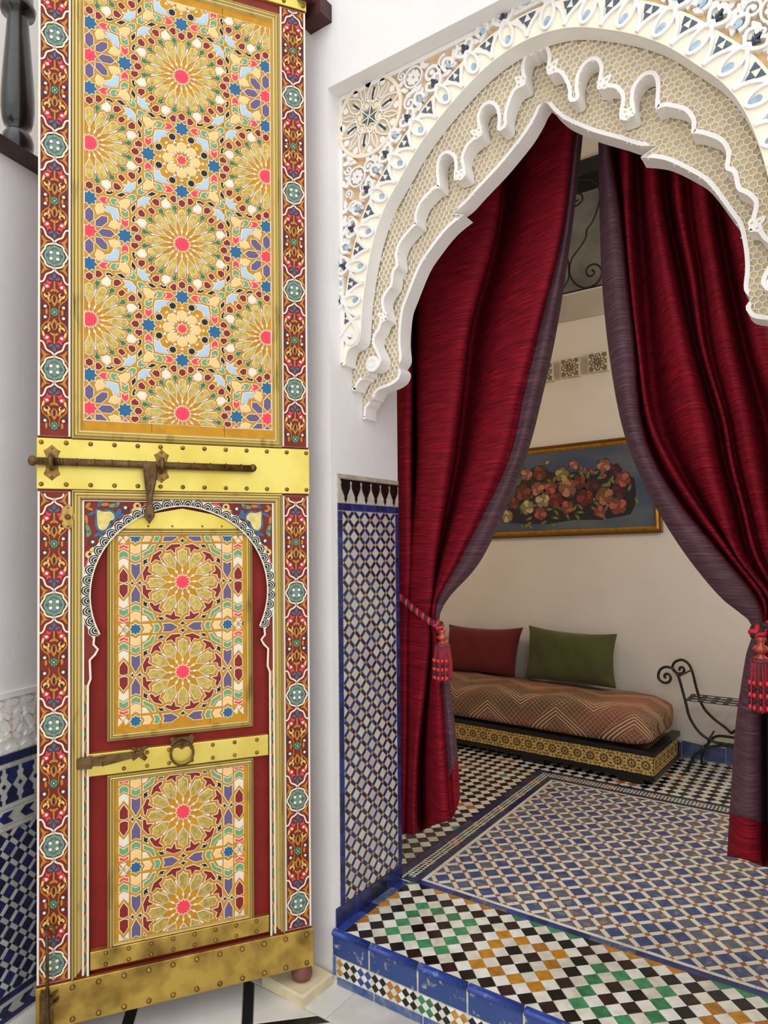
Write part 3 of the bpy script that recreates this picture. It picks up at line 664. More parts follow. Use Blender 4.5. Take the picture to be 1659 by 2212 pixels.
for k in range(NS):
    t = -1+2*(k+.5)/NS; a = t*math.radians(116); r = R0+.004*max(0, 1-abs(t)*6)
    for rr, mi, lv in ((.0285,0,.1),(.0262,1,.5),(.0212,0,1),(.0182,1,1.5),(.0122,0,2),(.0096,1,2.5)):
        pts = [(.62*rr*math.sin(q), .004+.86*rr*math.cos(q)) for q in [(-1.57+3.14*i/10) for i in range(11)]]
        p = [(SC+(r+y)*math.sin(a)+x*math.cos(a), CZ+(r+y)*math.cos(a)-x*math.sin(a)) for x, y in pts]
        sb.prism(FD, p, -.006, -.0032+lv*.0003+.00004*(k % 2), mi)
sb.build('scalloped_arch_band', [SM[0], M('ink_scallop_paint', (26,32,32), .5)], wsr)
gl = MB()                                           # twisted ochre and green vine down both jambs
for f in (1,-1):
    x0 = SC+f*.273; z = .225; k = 0
    while z < 1.02:
        ribbon(gl, FD, [(x0+f*.0042*math.cos(math.pi*(q/8)), z+.036*q/8) for q in range(9)] if k % 2 == 0 else [(x0-f*.0042*math.cos(math.pi*(q/8)), z+.036*q/8) for q in range(9)], .0045, -.006, -.0052, 0)
        gl.prism(FD, ell(x0+(f*.001 if k % 2 else -f*.001), z, .0042, .009), -.006, -.0054, 1); z += .036; k += 1
    gl.prism(FD, [(x0-.012,1.06),(x0-.004,1.035),(x0,1.02),(x0+.006,1.04),(x0+.013,1.065),(x0,1.05)], -.006, -.005, 0)
gl.build('vine_twist', [SM[3], SM[9]], wsr)
spn = MB()                                          # painted spandrels: gilded hearts among leaves
E0 = -.006
for f in (1,-1):
    def G(p): return [(SC+f*x, z) for x, z in p]
    def gp(p, mi, lv=0): spn.prism(FD, G(p), E0, E0+.0008+lv*.0004, mi)
    hc = (-.222,1.543)
    tip = spl([(-.2465,1.5665),(-.230,1.563),(-.21,1.566),(-.193,1.556),(-.188,1.541),(-.196,1.527),(-.204,1.523),(-.206,1.512),(-.216,1.497),(-.232,1.496),(-.245,1.506),(-.25,1.523),(-.248,1.541)], 4, True); gp(tip, iB, 1)
    inn = spl([(-.2425,1.562),(-.226,1.558),(-.208,1.559),(-.197,1.549),(-.197,1.537),(-.208,1.530),(-.213,1.517),(-.222,1.505),(-.235,1.505),(-.242,1.518),(-.243,1.54)], 4, True); gp(inn, 11, 2)
    for x, z, rx, ry, an, mi in [(-.258,1.553,.012,.005,.5,iB),(-.236,1.581,.011,.005,1.0,iB),(-.268,1.577,.010,.005,.9,iO),(-.262,1.566,.009,.004,-.3,iO),(-.2,1.577,.012,.006,.2,iG),(-.188,1.580,.010,.005,.8,iG),(-.268,1.508,.006,.013,.3,iG),(-.266,1.494,.006,.012,-.4,iG),(-.183,1.557,.007,.012,-.3,iB),(-.178,1.546,.011,.005,.6,iB),(-.23,1.483,.006,.012,.4,iB),(-.243,1.490,.010,.005,.6,iB),(-.222,1.580,.012,.005,.1,iO),(-.272,1.535,.004,.014,.1,iO)]: gp(ell(x,z,rx,ry,10,an), mi, 1)
    for x, z, mi, m2 in [(-.166,1.570,iD,iW),(-.256,1.468,iD,iW),(-.132,1.576,iY,iK),(-.264,1.432,iY,iK)]:
        gp(ell(x,z,.0115,.0115), mi, 1); gp(ell(x+.001,z+.001,.0045,.0045), m2, 3)
    for x, z, rx, ry, an, mi in [(-.15,1.562,.012,.004,-.7,iD),(-.244,1.452,.012,.004,-.5,iD),(-.144,1.563,.009,.005,.6,iY),(-.258,1.446,.009,.005,.9,iY),(-.1,1.583,.014,.005,.05,iR),(-.269,1.402,.005,.014,.05,iR),(-.266,1.382,.005,.012,-.2,iR),(-.08,1.584,.012,.004,0,iR),(-.205,1.53,.004,.008,.4,iB)]: gp(ell(x,z,rx,ry,10,an), mi, 1)
spn.build('painted_spandrel', SM+[M('pale_gilt', (226,206,128), .42, .4, col2=(206,184,100), scale=60)], wsr)
# --- wicket leaf
mb = MB(); mb.prism(FD, rect(SC-.285,.2105,SC+.285,1.585), -.03, -.024); wk = mb.build('wicket_leaf', [M('red_wicket_paint', (126,30,24), .55, var=.06, scale=12, spec=.2)], door)
plate('arch_brass_plate', [(SC-.19,1.507),(SC+.19,1.507),(SC+.15,1.53),(SC+.09,1.555),(SC,1.572),(SC-.09,1.555),(SC-.15,1.53)], -.015, brass, wk, -.024)
for x in (-.1,-.03,.06,.12): rivet(SC+x, 1.516, -.015, wk, .5)
T12 = [(-49.2,101.2),(-32.4,115.5),(-8.8,116.4),(-5.9,112.4),(-9.6,108.1),(-21.4,106.4),(-22.2,88.9),(-33.1,101.8),(-48.5,97.4)]
pet12 = sym([(0,100.5),(5,95.3),(11,93.6),(11,63),(0,48.4)])
QD = [('black_dart','black',[(-65.9,114.4),(-53.6,113.6),(-59.4,110.2),(-59.4,105.6),(-65.2,107.5),(-73.1,104.2)]),('black_dart','black',[(-114.1,67.5),(-103.4,72.8),(-105.5,66.2),(-101.9,61.4),(-109.1,59.6),(-113.4,53.2)]),
      ('black_dart','black',sym([(0,121.5),(3,125.8),(8.5,128.2),(2.5,129.3),(0,133)])),
      ('sage_bent_bar','sage',[(-114,90),(-96.9,99.5),(-88.2,113.4),(-81.8,113.8),(-88.3,94.5),(-114,79.5)]),('peach_chevron','tan',[(-148,113.8),(-136.7,106.4),(-124.6,114),(-124.7,94),(-136.7,89.2),(-148,95)]),
      ('sage_chevron','sage',[(-148,85.4),(-136.7,78.7),(-124.7,85),(-124.7,71.5),(-136.7,66),(-148,71.9)]),('violet_bar','purple',[(-148,58.8),(-136.7,53.3),(-124.7,58.8),(-124.4,31),(-136.7,9.9),(-148,31.2)]),
      ('white_triangle','white',[(-115.4,114.2),(-101.9,114.2),(-108.3,103.2),(-115.4,101.4)]),('coral_chevron','pink',[(-181.5,111.3),(-176.6,111.8),(-170.3,116.6),(-164.8,111.1),(-158.5,111.5),(-158.5,103.5),(-169.8,109.4),(-181.5,103.2)]),
      ('sage_chevron','sage',[(-182.2,90.4),(-170.4,97.3),(-158.5,90.2),(-158.5,76),(-170.4,83.1),(-182.2,75.7)]),('white_chevron','white',[(-182.2,66.1),(-170.4,72.7),(-158.5,66),(-158.5,44.5),(-170.6,59.4),(-182.2,45.3)]),
      ('oxblood_bud','maroon',[(-181.5,27.4),(-170.6,43),(-159.3,26.5),(-159.3,6.4),(-170.6,2.9),(-181.6,7)]),
      ('black_dart','black',[(-153,0),(-147.4,1.5),(-146,5),(-144.4,1.5),(-141.7,0),(-144.4,-1.5),(-146,-5),(-147.4,-1.5)]),('black_dart','black',[(-132,0),(-126.2,2),(-124.1,6),(-123.4,1.5),(-119.1,0),(-123.4,-1.5),(-124.1,-6),(-126.2,-2)]),
      ('white_sliver','white',[(-176,124),(-168,124),(-172,130)]),('white_sliver','white',[(-164,131),(-158,137),(-164,143),(-166,137)]),('white_sliver','white',[(-183,131),(-177,137),(-183,143)])]
QM = [('violet_arrow','purple',[(-57.5,149.7),(-33,149.9),(-15.5,138.2),(-33,126.5),(-57.5,126.7),(-53.5,138.2)]),('sage_chevron','sage',[(-84.6,149.3),(-71,149.3),(-67.3,138.2),(-73,126.4),(-84.6,126.4),(-79.6,138)]),('peach_chevron','tan',[(-113.4,148.5),(-98.9,148.5),(-92.5,138.2),(-98.6,128),(-113.4,128),(-107.5,138.2)]),('petrol_star','blue',star(-136.7,138.2,8,16.4,11.6))]
def wpanel(z0, z1, cs, sc_):
    moulding(SC-.2165, z0-.022, SC+.2165, z1+.022, .023, wk, base=-.024, hh=.017)
    mb = MB()
    for a0, a1 in ((SC-.196,SC-.0672),(SC-.0662,SC+.0812),(SC+.0822,SC+.196)): mb.prism(FD, rect(a0,z0-.002,a1,z1+.002), -.024, -.019)
    pn = mb.build('wicket_panel', [ochre], wk); cl = (SC-.187, z0+.004, SC+.187, z1-.004)
    def put(nm, col, p, cz, **k):
        global FD
        o = FD.o.copy(); FD.o = FD.o-FD.n*.0148
        inlay(nm, col, [(SC+x/1000, cz+y*sc_/1000) for x, y in p], pn, cl, **k); FD.o = o
    for ci, cz in enumerate(cs):
        for k in range(12):
            a = k*math.pi/6; put('gold_petal','gold',xf(pet12,a),cz,h=.0034); put('oxblood_tee','maroon',xf(T12,a),cz)
            put('white_sliver','white',xf(sym([(0,43),(3,37),(0,27)]),a),cz,halo=.0006); put('white_sliver','white',xf([(0,60),(3,82),(-3,82)],a+math.pi/12),cz,halo=.0005)
        put('coral_star','pink',star(0,0,12,22,16),cz)
        for nm, col, p in QD:
            for mx in (1,-1):
                for my in (1,-1): put(nm, col, [(mx*x, my*y) for x, y in p], cz)
        for nm, col, p in QM:
            for mx in (1,-1):
                for my in ((1,-1) if ci == len(cs)-1 else (1,)): put(nm, col, [(mx*x, my*y) for x, y in p], cz)
wpanel(.899, 1.488, (1.344,1.067), 1.0); wpanel(.284, .757, (.638,.349), 1.045)
wb1 = plate('wicket_brass_band', rect(SC-.268,.783,SC+.262,.848), -.004, brass, wk, -.024)
for k, x in enumerate((-.19,-.125,-.062,.005,.068,.135,.205)):
    for z in (.836,.796): rivet(SC+x+.02, z, -.004, wb1, .9)
wb2 = plate('wicket_brass_band', rect(SC-.262,.222,SC+.262,.258), -.004, brassold, wk, -.024)
wb3 = plate('wicket_brass_band', rect(SC-.262,.224,SC+.262,.276), -.005, brassold, wk, -.024)
bpy.data.objects.remove(wb2)
for k in range(8):
    for z in (.266,.234): rivet(SC-.22+k*.063, z, -.005, wb3, .9)
# ring knocker
rs, rz = dq(393,1605)
kn = plate('knocker_plate', [(rs+x, rz+y) for x, y in [(0,.018),(.02,.017),(.03,.024),(.038,.012),(.033,.004),(.034,-.006),(.024,-.014),(.012,-.012),(0,-.02),(-.012,-.012),(-.024,-.014),(-.034,-.004),(-.03,.006),(-.036,.014),(-.026,.02),(-.015,.016)]], .0, bronze, wb1, -.004)
t = MB(); t.tube([FD.p(rs+.033*math.sin(a), rz-.03+.033*math.cos(a), .009-.004*math.cos(a)) for a in [2*math.pi*k/28 for k in range(28)]], .0036, 8, closed=True); t.build('knocker_ring', [bronze], wb1, smooth=True)
t = MB(); t.tube([FD.p(rs, rz+.008, 0), FD.p(rs, rz+.010, .012), FD.p(rs, rz+.0, .016), FD.p(rs, rz-.006, .012), FD.p(rs, rz-.006, 0)], .003, 6); t.build('knocker_staple', [bronze], wb1, smooth=True)
# latch
l0 = dq(186,1647); l1 = dq(300,1626)
t = MB(); 
t.prism(FD, [(l0[0]-.022,l0[1]-.016),(l0[0]+.016,l0[1]-.018),(l0[0]+.016,l0[1]+.016),(l0[0]-.02,l0[1]+.016),(l0[0]-.026,l0[1]+.006),(l0[0]-.026,l0[1]-.008)], 0, .01)
t.prism(FD, [(l0[0]+.014,l0[1]-.012),(l0[0]+.052,l0[1]-.014),(l1[0],l1[1]-.01),(l1[0],l1[1]+.004),(l0[0]+.052,l0[1]+.014),(l0[0]+.014,l0[1]+.012)], 0, .007)
lt = t.build('wicket_latch', [bronze], wb1)
plate('latch_cross', [(l1[0]+x, l1[1]-.002+y) for x, y in [(-.008,.004),(-.022,.018),(-.014,.024),(0,.01),(.018,.024),(.026,.018),(.012,.002),(.024,-.016),(.016,-.024),(0,-.01),(-.016,-.02),(-.02,-.012)]], .004, bronze, wb1, -.004)
t = MB(); t.tube([FD.p(l0[0]+.045, l0[1]-.014, .01), FD.p(l0[0]+.046, l0[1], .016), FD.p(l0[0]+.045, l0[1]+.014, .01)], .002, 6); t.lathe(FD.p(l1[0]-.004, l1[1], .004), ND, [(.007,0),(.006,.006),(.002,.008)], 8); t.build('latch_pin', [bronze], wb1)
# shoot bolt standing at the lower left
h0 = dq(107,1990); h1 = dq(103,2215)
t = MB(); cb = .02
t.tube([FD.p(h0[0]+.004+.011*math.cos(a), h0[1]-.02+.016*math.sin(a), cb) for a in [(-.7+3.6*k/10) for k in range(11)]], .0035, 8)
t.tube([FD.p(h0[0]-.006, h0[1]-.012, cb), FD.p(h0[0]-.004, h0[1]-.08, cb), FD.p(h1[0]+.002, .06, cb)], .0045, 8)
sh = t.build('shoot_bolt', [bronze], door, smooth=True)
t = MB(); bx = h1[0]
t.prism(FD, [(bx-.02,.06),(bx+.014,.06),(bx+.014,.17),(bx+.02,.188),(bx+.028,.197),(bx+.016,.194),(bx+.008,.182),(bx+.006,.2),(bx-.003,.205),(bx-.012,.2),(bx-.016,.206),(bx-.02,.195)], .0, .012)
t.prism(FD, [(bx+.01,.165),(bx+.03,.178),(bx+.028,.172),(bx+.012,.15)], .004, .02); t.build('shoot_bolt_guide', [bronze], door)
# pivot foot under the hinge corner
t = MB(); pv = FD.p(-.112,.088,-.028)
t.lathe((pv.x, pv.y, .037), (0,0,1), [(.018,0),(.03,.006),(.034,.018),(.034,.03),(.028,.044),(.026,.056)], 18); t.build('pivot_foot', [M('rusty_red_iron', (132,58,44), .6, col2=(96,84,72), scale=30)], door, smooth=True)
t = MB(); t.box((-.075,-.06,3.24), (.02,.0,3.30)); t.box((-.06,-.115,3.275), (.0,-.03,3.33))
tag(t.build('pivot_lintel', [M('dark_red_timber', (62,24,22), .6, var=.2, scale=20)]), 'dark red timber bracket at the top hinge of the painted door', 'bracket')
# marble block carrying the pivot
sl = [aZ(566,2131,.0), aZ(654,2180,0), aZ(719,2126,0), aZ(640,2080,0)]
t = MB(); fg = Fr((0,0,0),(1,0,0),(0,1,0)); pb = [(p.x, p.y) for p in sl]
pb = pb if area(pb) > 0 else pb[::-1]
ins = offset(pb, -.006); n = 4
t.add([(x,y,0) for x,y in pb]+[(x,y,.031) for x,y in pb]+[(x,y,.037) for x,y in ins], [(8,9,10,11)]+[(i,(i+1)%n,n+(i+1)%n,n+i) for i in range(n)]+[(n+i,n+(i+1)%n,2*n+(i+1)%n,2*n+i) for i in range(n)])
tag(t.build('marble_block', [M('yellowed_marble', (222,208,170), .35, col2=(196,180,140), scale=14, lo=.4, hi=.7)]), 'small yellowed marble block under the door pivot', 'block')
# ---------------------------------------------------------------- carved stucco arch in three stepped plates
XC = .702
stucco = M('white_stucco', (238,233,226), .8, var=.015, scale=6, bump=.05, bscale=60)
sand = M('sand_stucco_ground', (224,188,138), .85, var=.06, scale=30)
ivory = M('ivory_stucco', (249,239,214), .8, var=.02, scale=8)
comb = M('honey_beige_stucco', (200,180,136), .85, var=.06, scale=50)
slate = M('slate_blue_inlay', (78,92,108), .6, var=.1, scale=60); palebl = M('pale_blue_inlay', (160,184,204), .6, var=.08, scale=60); nightbl = M('dark_blue_inlay', (44,54,70), .6)
arch = empty('stucco_arch', (XC, .15, 1.86), 'white carved stucco arch with honeycomb and scalloped edges in the doorway', 'arch')
def YFr(y): return Fr((0,y,0), (1,0,0), (0,0,1))
def tr(y, crop, pts):
    ox, oy, k = crop; o = []
    for x, z in pts: p = aY(ox+x/k, oy+z/k, y); o.append((p.x, p.z))
    return o
CL = (700,600,6.381); C8 = (700,380,3.5675); C6 = (700,0,3.318)
def mirror(h): return h+[(2*XC-x, z) for x, z in reversed(h) if x < XC-.004]
E1 = tr(.06, CL, [(220,1220),(290,1203),(300,1100),(330,1000),(380,955),(430,940),(480,880),(500,800),(515,600),(530,350),(560,150)])+tr(.06, C8, [(330,720),(380,480),(440,300),(520,130)])+tr(.06, C6, [(545,1290),(640,1100),(740,960),(850,810),(960,690),(1100,530),(1250,400),(1400,310),(1530,262)])
E1[0] = (.002, E1[0][1]); E1 = [p for p in E1 if p[0] < XC]+[(XC, 2.915)]
E2 = tr(.12, CL, [(370,1565),(435,1555),(450,1500),(500,1420),(552,1400),(556,1365),(605,1340),(607,1275),(660,1278),(740,1240),(785,1150),(780,1080),(735,980),(700,900),(705,810),(760,720),(800,620),(862,580),(862,540),(830,400),(820,310),(870,200),(940,100)])+\
     tr(.12, C8, [(540,740),(572,690),(565,600),(590,520),(640,450),(690,395),(718,370),(715,300),(750,210),(820,130),(850,103),(887,90),(892,50)])+\
     tr(.12, C6, [(822,1200),(838,1130),(880,1100),(925,1130),(935,1200),(930,1285),(965,1285),(1010,1260),(1012,1200),(1000,1130),(1030,1050),(1080,1000),(1132,965),(1125,900),(1115,840),(1140,770),(1190,745),(1232,780),(1245,850),(1240,925),(1268,935),(1308,895),(1310,820),(1330,740),(1370,650),(1440,605),(1442,540),(1437,470),(1457,400)])
E2[0] = (.002, E2[0][1]); E2 += [(XC-.012, 2.911), (XC, 2.917)]
E3 = tr(.18, CL, [(510,1952),(575,1945),(582,1800),(620,1750),(642,1685),(682,1670),(692,1630),(750,1550),(900,1490),(1010,1420),(1055,1330),(1052,1270),(1012,1222),(1070,1110),(1055,900),(1060,700),(1090,450),(1150,280)])+\
     tr(.18, C8, [(740,700),(830,560),(930,430),(1000,362),(1078,300),(982,290),(1080,220),(1180,110)])+tr(.18, C6, [(1250,1200),(1350,1080),(1450,950),(1520,830)])
E3[0] = (.002, E3[0][1]); E3 += tr(.18, C6, [(1545,775)])+[(XC, 2.797)]
def smooth_seq(P, corners, n=4):                    # smooth a traced outline but keep listed corner points sharp
    o = []; cs = [0]+corners+[len(P)-1]
    for a, b in zip(cs[:-1], cs[1:]):
        seg = P[a:b+1]; s = spl(seg, n) if len(seg) > 2 else seg
        o += s[:-1]
    return o+[P[-1]]
E1s = smooth_seq(E1, [1])
for _ in range(12): E1s = [E1s[i] if i < 34 or i >= len(E1s)-1 else ((E1s[i-1][0]+2*E1s[i][0]+E1s[i+1][0])/4, (E1s[i-1][1]+2*E1s[i][1]+E1s[i+1][1])/4) for i in range(len(E1s))]
E1s = mirror(E1s); E2s = mirror(smooth_seq(E2, [1,4,5,6,7])); c3 = next(i for i, p in enumerate(E3) if abs(p[0]-.423) < .02 and p[1] > 2.5)
ctip = max(range(len(E3)), key=lambda i: (E3[i][0]-abs(E3[i][1]-2.528)*6))
E3s = mirror(smooth_seq(E3, [1,4,5,12,22,23]))
def plate3(name, E, y0, y1, mats, rec=0):
    fr = YFr(y0); poly = [(FX0,TOPZ),(FX0,E[0][1])]+E[1:-1]+[(FX1,E[-1][1]),(FX1,TOPZ)]
    n = len(poly); P2 = poly[::-1]
    mb = MB(); V = [fr.p(x,z,-(y1-y0)) for x,z in P2]+[fr.p(x,z,-rec) for x,z in P2]
    fc = [tuple(range(n,2*n)), tuple(range(n-1,-1,-1))]+[(i,(i+1)%n,n+(i+1)%n,n+i) for i in range(n)]
    if area(P2) < 0: fc = [f[::-1] for f in fc]
    mb.add(V, fc); mb.m = [0]+[1]*(len(fc)-1)
    return mb.build(name, mats, arch), fr
p1, F1 = plate3('spandrel_plate', E1s, .06, .12, [sand, stucco], .012)
p2, F2 = plate3('upper_honeycomb_plate', E2s, .12, .18, [comb, stucco], .006)
p3, F3 = plate3('lower_honeycomb_plate', E3s, .18, .245, [comb, stucco], .006)
def rim(fr, E, w, c0, c1, mat, parent, name='plain_rim'):
    N = len(E); ins = []
    def turn(i):
        if i < 2 or i > N-3: return 0
        a, p, b = E[i-1], E[i], E[i+1]; v1 = (p[0]-a[0], p[1]-a[1]); v2 = (b[0]-p[0], b[1]-p[1])
        return abs(math.atan2(v1[0]*v2[1]-v1[1]*v2[0], v1[0]*v2[0]+v1[1]*v2[1]))
    sharp = [i for i in range(N) if turn(i) > 1.0]; w0 = w
    for i in range(N):
        w = w0*(.15 if any(abs(i-k) <= 2 for k in sharp) else 1)
        a, b = E[max(0,i-1)], E[min(N-1,i+1)]; t = (b[0]-a[0], b[1]-a[1]); l = math.hypot(*t) or 1
        ins.append((E[i][0]-t[1]/l*w, E[i][1]+t[0]/l*w))
    V = [fr.p(*p,c1) for p in E]+[fr.p(*p,c1) for p in ins]+[fr.p(*p,c0) for p in E]+[fr.p(*p,c0) for p in ins]
    fc = []
    for i in range(N-1): fc += [(i,i+1,N+i+1,N+i),(2*N+i,2*N+i+1,i+1,i),(N+i,N+i+1,3*N+i+1,3*N+i)]
    return mk(name, V, fc, [mat], parent)
rim(F2, E2s, .011, -.006, .0005, stucco, p2); rim(F3, E3s, .011, -.006, .0005, stucco, p3)
# honeycomb walls
def inside(p, poly):
    x, y = p; r = False; j = len(poly)-1
    for i in range(len(poly)):
        xi, yi = poly[i]; xj, yj = poly[j]
        if (yi > y) != (yj > y) and x < (xj-xi)*(y-yi)/(yj-yi)+xi: r = not r
        j = i
    return r
def honey(fr, lower, upper, parent):
    region = [(FX0,upper[0][1])]+[(FX0,lower[0][1])]+lower[1:-1]+[(FX1,lower[-1][1]),(FX1,upper[-1][1])]+[p for p in reversed(upper)]
    s = .0108; mb = MB(); w = .0015; done = set()
    dx = s*math.sqrt(3); dy = s*1.5
    z0 = min(p[1] for p in region); z1 = max(p[1] for p in region)
    for j in range(int((z1-z0)/dy)+2):
        for i in range(int((FX1-FX0)/dx)+2):
            cx = FX0+i*dx+(dx/2 if j % 2 else 0); cz = z0+j*dy
            V = [(cx+s*math.sin(k*math.pi/3), cz+s*math.cos(k*math.pi/3)) for k in range(6)]
            for k in range(3):
                a, b = V[k], V[(k+1) % 6]; m = ((a[0]+b[0])/2, (a[1]+b[1])/2)
                if not inside(m, region): continue
                t = (b[0]-a[0], b[1]-a[1]); l = math.hypot(*t); nx, nz = -t[1]/l*w/2, t[0]/l*w/2; wb = 2.0
                P = [(a[0]+nx,a[1]+nz),(b[0]+nx,b[1]+nz),(b[0]-nx,b[1]-nz),(a[0]-nx,a[1]-nz)]; Q = [(a[0]+nx*wb,a[1]+nz*wb),(b[0]+nx*wb,b[1]+nz*wb),(b[0]-nx*wb,b[1]-nz*wb),(a[0]-nx*wb,a[1]-nz*wb)]
                mb.add([fr.p(*q,-.0008) for q in P]+[fr.p(*q,-.006) for q in Q], [(3,2,1,0),(0,1,5,4),(2,3,7,6)])
    return tag(mb.build('honeycomb', [stucco], parent), kind='stuff')
honey(F2, E2s, E1s, p2); honey(F3, E3s, E2s, p3)
# pierced flames on the cusps
def flame(x, z, ang, parent, fr):
    mb = MB(); c, s = math.cos(ang), math.sin(ang)
    def T(p): return [(x+a*c-b*s, z+a*s+b*c) for a, b in p]
    mb.prism(fr, T(spl([(0,.036),(.008,.024),(.010,.016),(.020,.012),(.018,0),(.006,-.004),(-.006,-.004),(-.018,0),(-.020,.012),(-.010,.016),(-.008,.024)],3,True)), -.01, .0012, 0)
    for a, b in ((-.010,.005),(.010,.005),(0,.018)): mb.prism(fr, T(ell(a,b,.0028,.004,8)), 0, .0016, 1)
    mb.build('cusp_flame', [stucco, comb], parent)
for i in range(3, len(E2s)-3):
    p, a, b = E2s[i], E2s[i-3], E2s[i+3]
    v1 = (a[0]-p[0], a[1]-p[1]); v2 = (b[0]-p[0], b[1]-p[1]); cr = v1[0]*v2[1]-v1[1]*v2[0]
    dt = (v1[0]*v2[0]+v1[1]*v2[1])/(math.hypot(*v1)*math.hypot(*v2)+1e-9)
    if dt > -.25 and cr < 0 and p[1] > 2.15:        # points jutting into the opening
        key = (round(p[0]/.035), round(p[1]/.035))
        if key in seen: continue
        seen.add(key); t = (b[0]-a[0], b[1]-a[1]); flame(p[0]-t[1]*.25/(math.hypot(*t)+1e-9)*.05, p[1]+t[0]*.25/(math.hypot(*t)+1e-9)*.05, math.atan2(t[1], t[0]), p2, F2)
for f in (0,1):                                     # scroll at each foot
    c = tr(.12, CL, [(665,1185)])[0]; cx = c[0] if not f else 2*XC-c[0]
    t = MB(); t.prism(F2, ell(cx, c[1], .028, .028, 20), -.01, .001); sg = -1 if f else 1
    ribbon(t, F2, [(cx+sg*(.019-.013*k/20)*math.cos(-.5+k*.42), c[1]+(.019-.013*k/20)*math.sin(-.5+k*.42)) for k in range(20)], .0022, .001, .003); t.build('foot_scroll', [stucco], p2)
# --- spandrel relief
cm = MB(); N = len(E1s); cum = [0]
for i in range(1, N): cum.append(cum[-1]+math.dist(E1s[i], E1s[i-1]))
L = cum[-1]
def on(t, n):                                       # point a distance t along the arch edge, n outward from it
    t = max(0, min(L-1e-6, t)); lo = 0; hi = N-1
    while hi-lo > 1:
        m = (lo+hi)//2
        if cum[m] <= t: lo = m
        else: hi = m
    k = (t-cum[lo])/(cum[hi]-cum[lo]+1e-9)
    def tan(i): a, b = E1s[max(0,i-4)], E1s[min(N-1,i+4)]; d = math.dist(a,b) or 1; return ((b[0]-a[0])/d, (b[1]-a[1])/d)
    ta, tb = tan(lo), tan(hi); tx, tz = ta[0]+(tb[0]-ta[0])*k, ta[1]+(tb[1]-ta[1])*k; l = math.hypot(tx,tz) or 1
    x = E1s[lo][0]+(E1s[hi][0]-E1s[lo][0])*k; z = E1s[lo][1]+(E1s[hi][1]-E1s[lo][1])*k
    return (x-tz/l*n, z+tx/l*n)
ts = .135; te = L-.135
strip_ = [E1s[i] for i in range(N)]
V = []; fc = []; M_ = 160
for i in range(M_+1):
    t = .002+(L-.004)*i/M_
    n = .080 if ts < t < te else .03
    a = on(t, 0); b = on(t, n); b = (min(max(b[0],.014),FX1-.014), b[1])
    V += [F1.p(*a,-.012), F1.p(*a,0), F1.p(*b,0), F1.p(*b,-.012)]
for i in range(M_):
    k = 4*i; fc += [(k,k+4,k+5,k+1),(k+1,k+5,k+6,k+2),(k+2,k+6,k+7,k+3)]
mk('ivory_arch_border', V, fc, [ivory, stucco], p1, fm=[1,0,0]*M_)
fr_ = MB()
for q in ([(FX0,2.085),(.014,2.085),(.014,TOPZ-.001),(FX0,TOPZ-.001)], [(FX1-.014,2.085),(FX1,2.085),(FX1,TOPZ-.001),(FX1-.014,TOPZ-.001)], [(.014,TOPZ-.016),(FX1-.014,TOPZ-.016),(FX1-.014,TOPZ-.001),(.014,TOPZ-.001)]): fr_.prism(F1, q, -.012, .001)
fr_.build('plain_frame', [stucco], p1)
def t_of(px, py):
    p = aY(px, py, .06); j = min(range(N), key=lambda i: math.dist((p.x, p.z), E1s[i])); return cum[j]
pU = (t_of(1138,60)-t_of(773,614))/8; ts = L/2-pU*9; nU = 18
def off1(t0, pts): return [on(t0+a*1.04, b*1.2) for a, b in pts]
for k in range(nU):
    t0 = ts+k*pU; h = pU/2; mb = MB()
    if k == 0: t0 += 0
    for sg in (1,-1):
        ribbon(mb, F1, off1(t0, spl([(sg*0.0,.004),(sg*.006,.022),(sg*.020,.042),(sg*.042,.060),(sg*.066,.072),(sg*.078,.088),(sg*.070,.100),(sg*.058,.094)], 4)), [.009]*29, -.012, .0085 if sg > 0 else .0075, 0)
    mb.build('interlaced_ribbon', [stucco], p1)
    mb = MB(); ribbon(mb, F1, off1(t0+h, spl([(0,.074),(.014,.052),(.017,.030),(.010,.012),(0,.006),(-.010,.012),(-.017,.030),(-.014,.052)], 4, True)), .0085, -.004, .0095, 0, closed=True)
    mb.prism(F1, off1(t0+h, ell(0,.024,.0085,.013,10)), -.002, .0025, 2); mb.build('teardrop_loop', [stucco, slate, palebl], p1)
    def inl(p, c, mt): q = MB(); q.prism(F1, p, -.002, c, 0); q.build('blue_inlay', [mt], p1)
    for a, b in ((-.0105,.053),(.0105,.053),(0,.037)): inl(off1(t0, [(a-.0085,b+.007),(a+.0085,b+.007),(a,b-.010)]), .003, slate)
    inl(off1(t0+h, [(-.003,.080),(.003,.080),(.003,.098),(-.003,.098)]), .0105, nightbl); inl(off1(t0+h, [(-.010,.088),(.0,.075),(.010,.088),(0,.084)]), .009, slate)
    mb = MB(); ribbon(mb, F1, off1(t0, spl([(-.012,.082),(-.014,.098),(0,.112),(.014,.098),(.012,.082)],4)), .010, -.012, .006, 0); mb.prism(F1, off1(t0, ell(0,.092,.006,.009,8)), -.01, .003, 1); mb.build('outer_loop', [stucco, palebl], p1)
for f in (0,1):                                     # long curl ending the border at each springing
    def mm(q): return [(x if not f else 2*XC-x, z) for x, z in q]
    mb = MB(); c = tr(.06, CL, [(330,420),(350,520),(420,620),(470,720),(460,830),(400,895),(330,880),(310,820),(345,780),(390,800)])
    ribbon(mb, F1, mm(spl(c,4)), .016, -.012, .006); mb.build('end_curl', [stucco], p1)
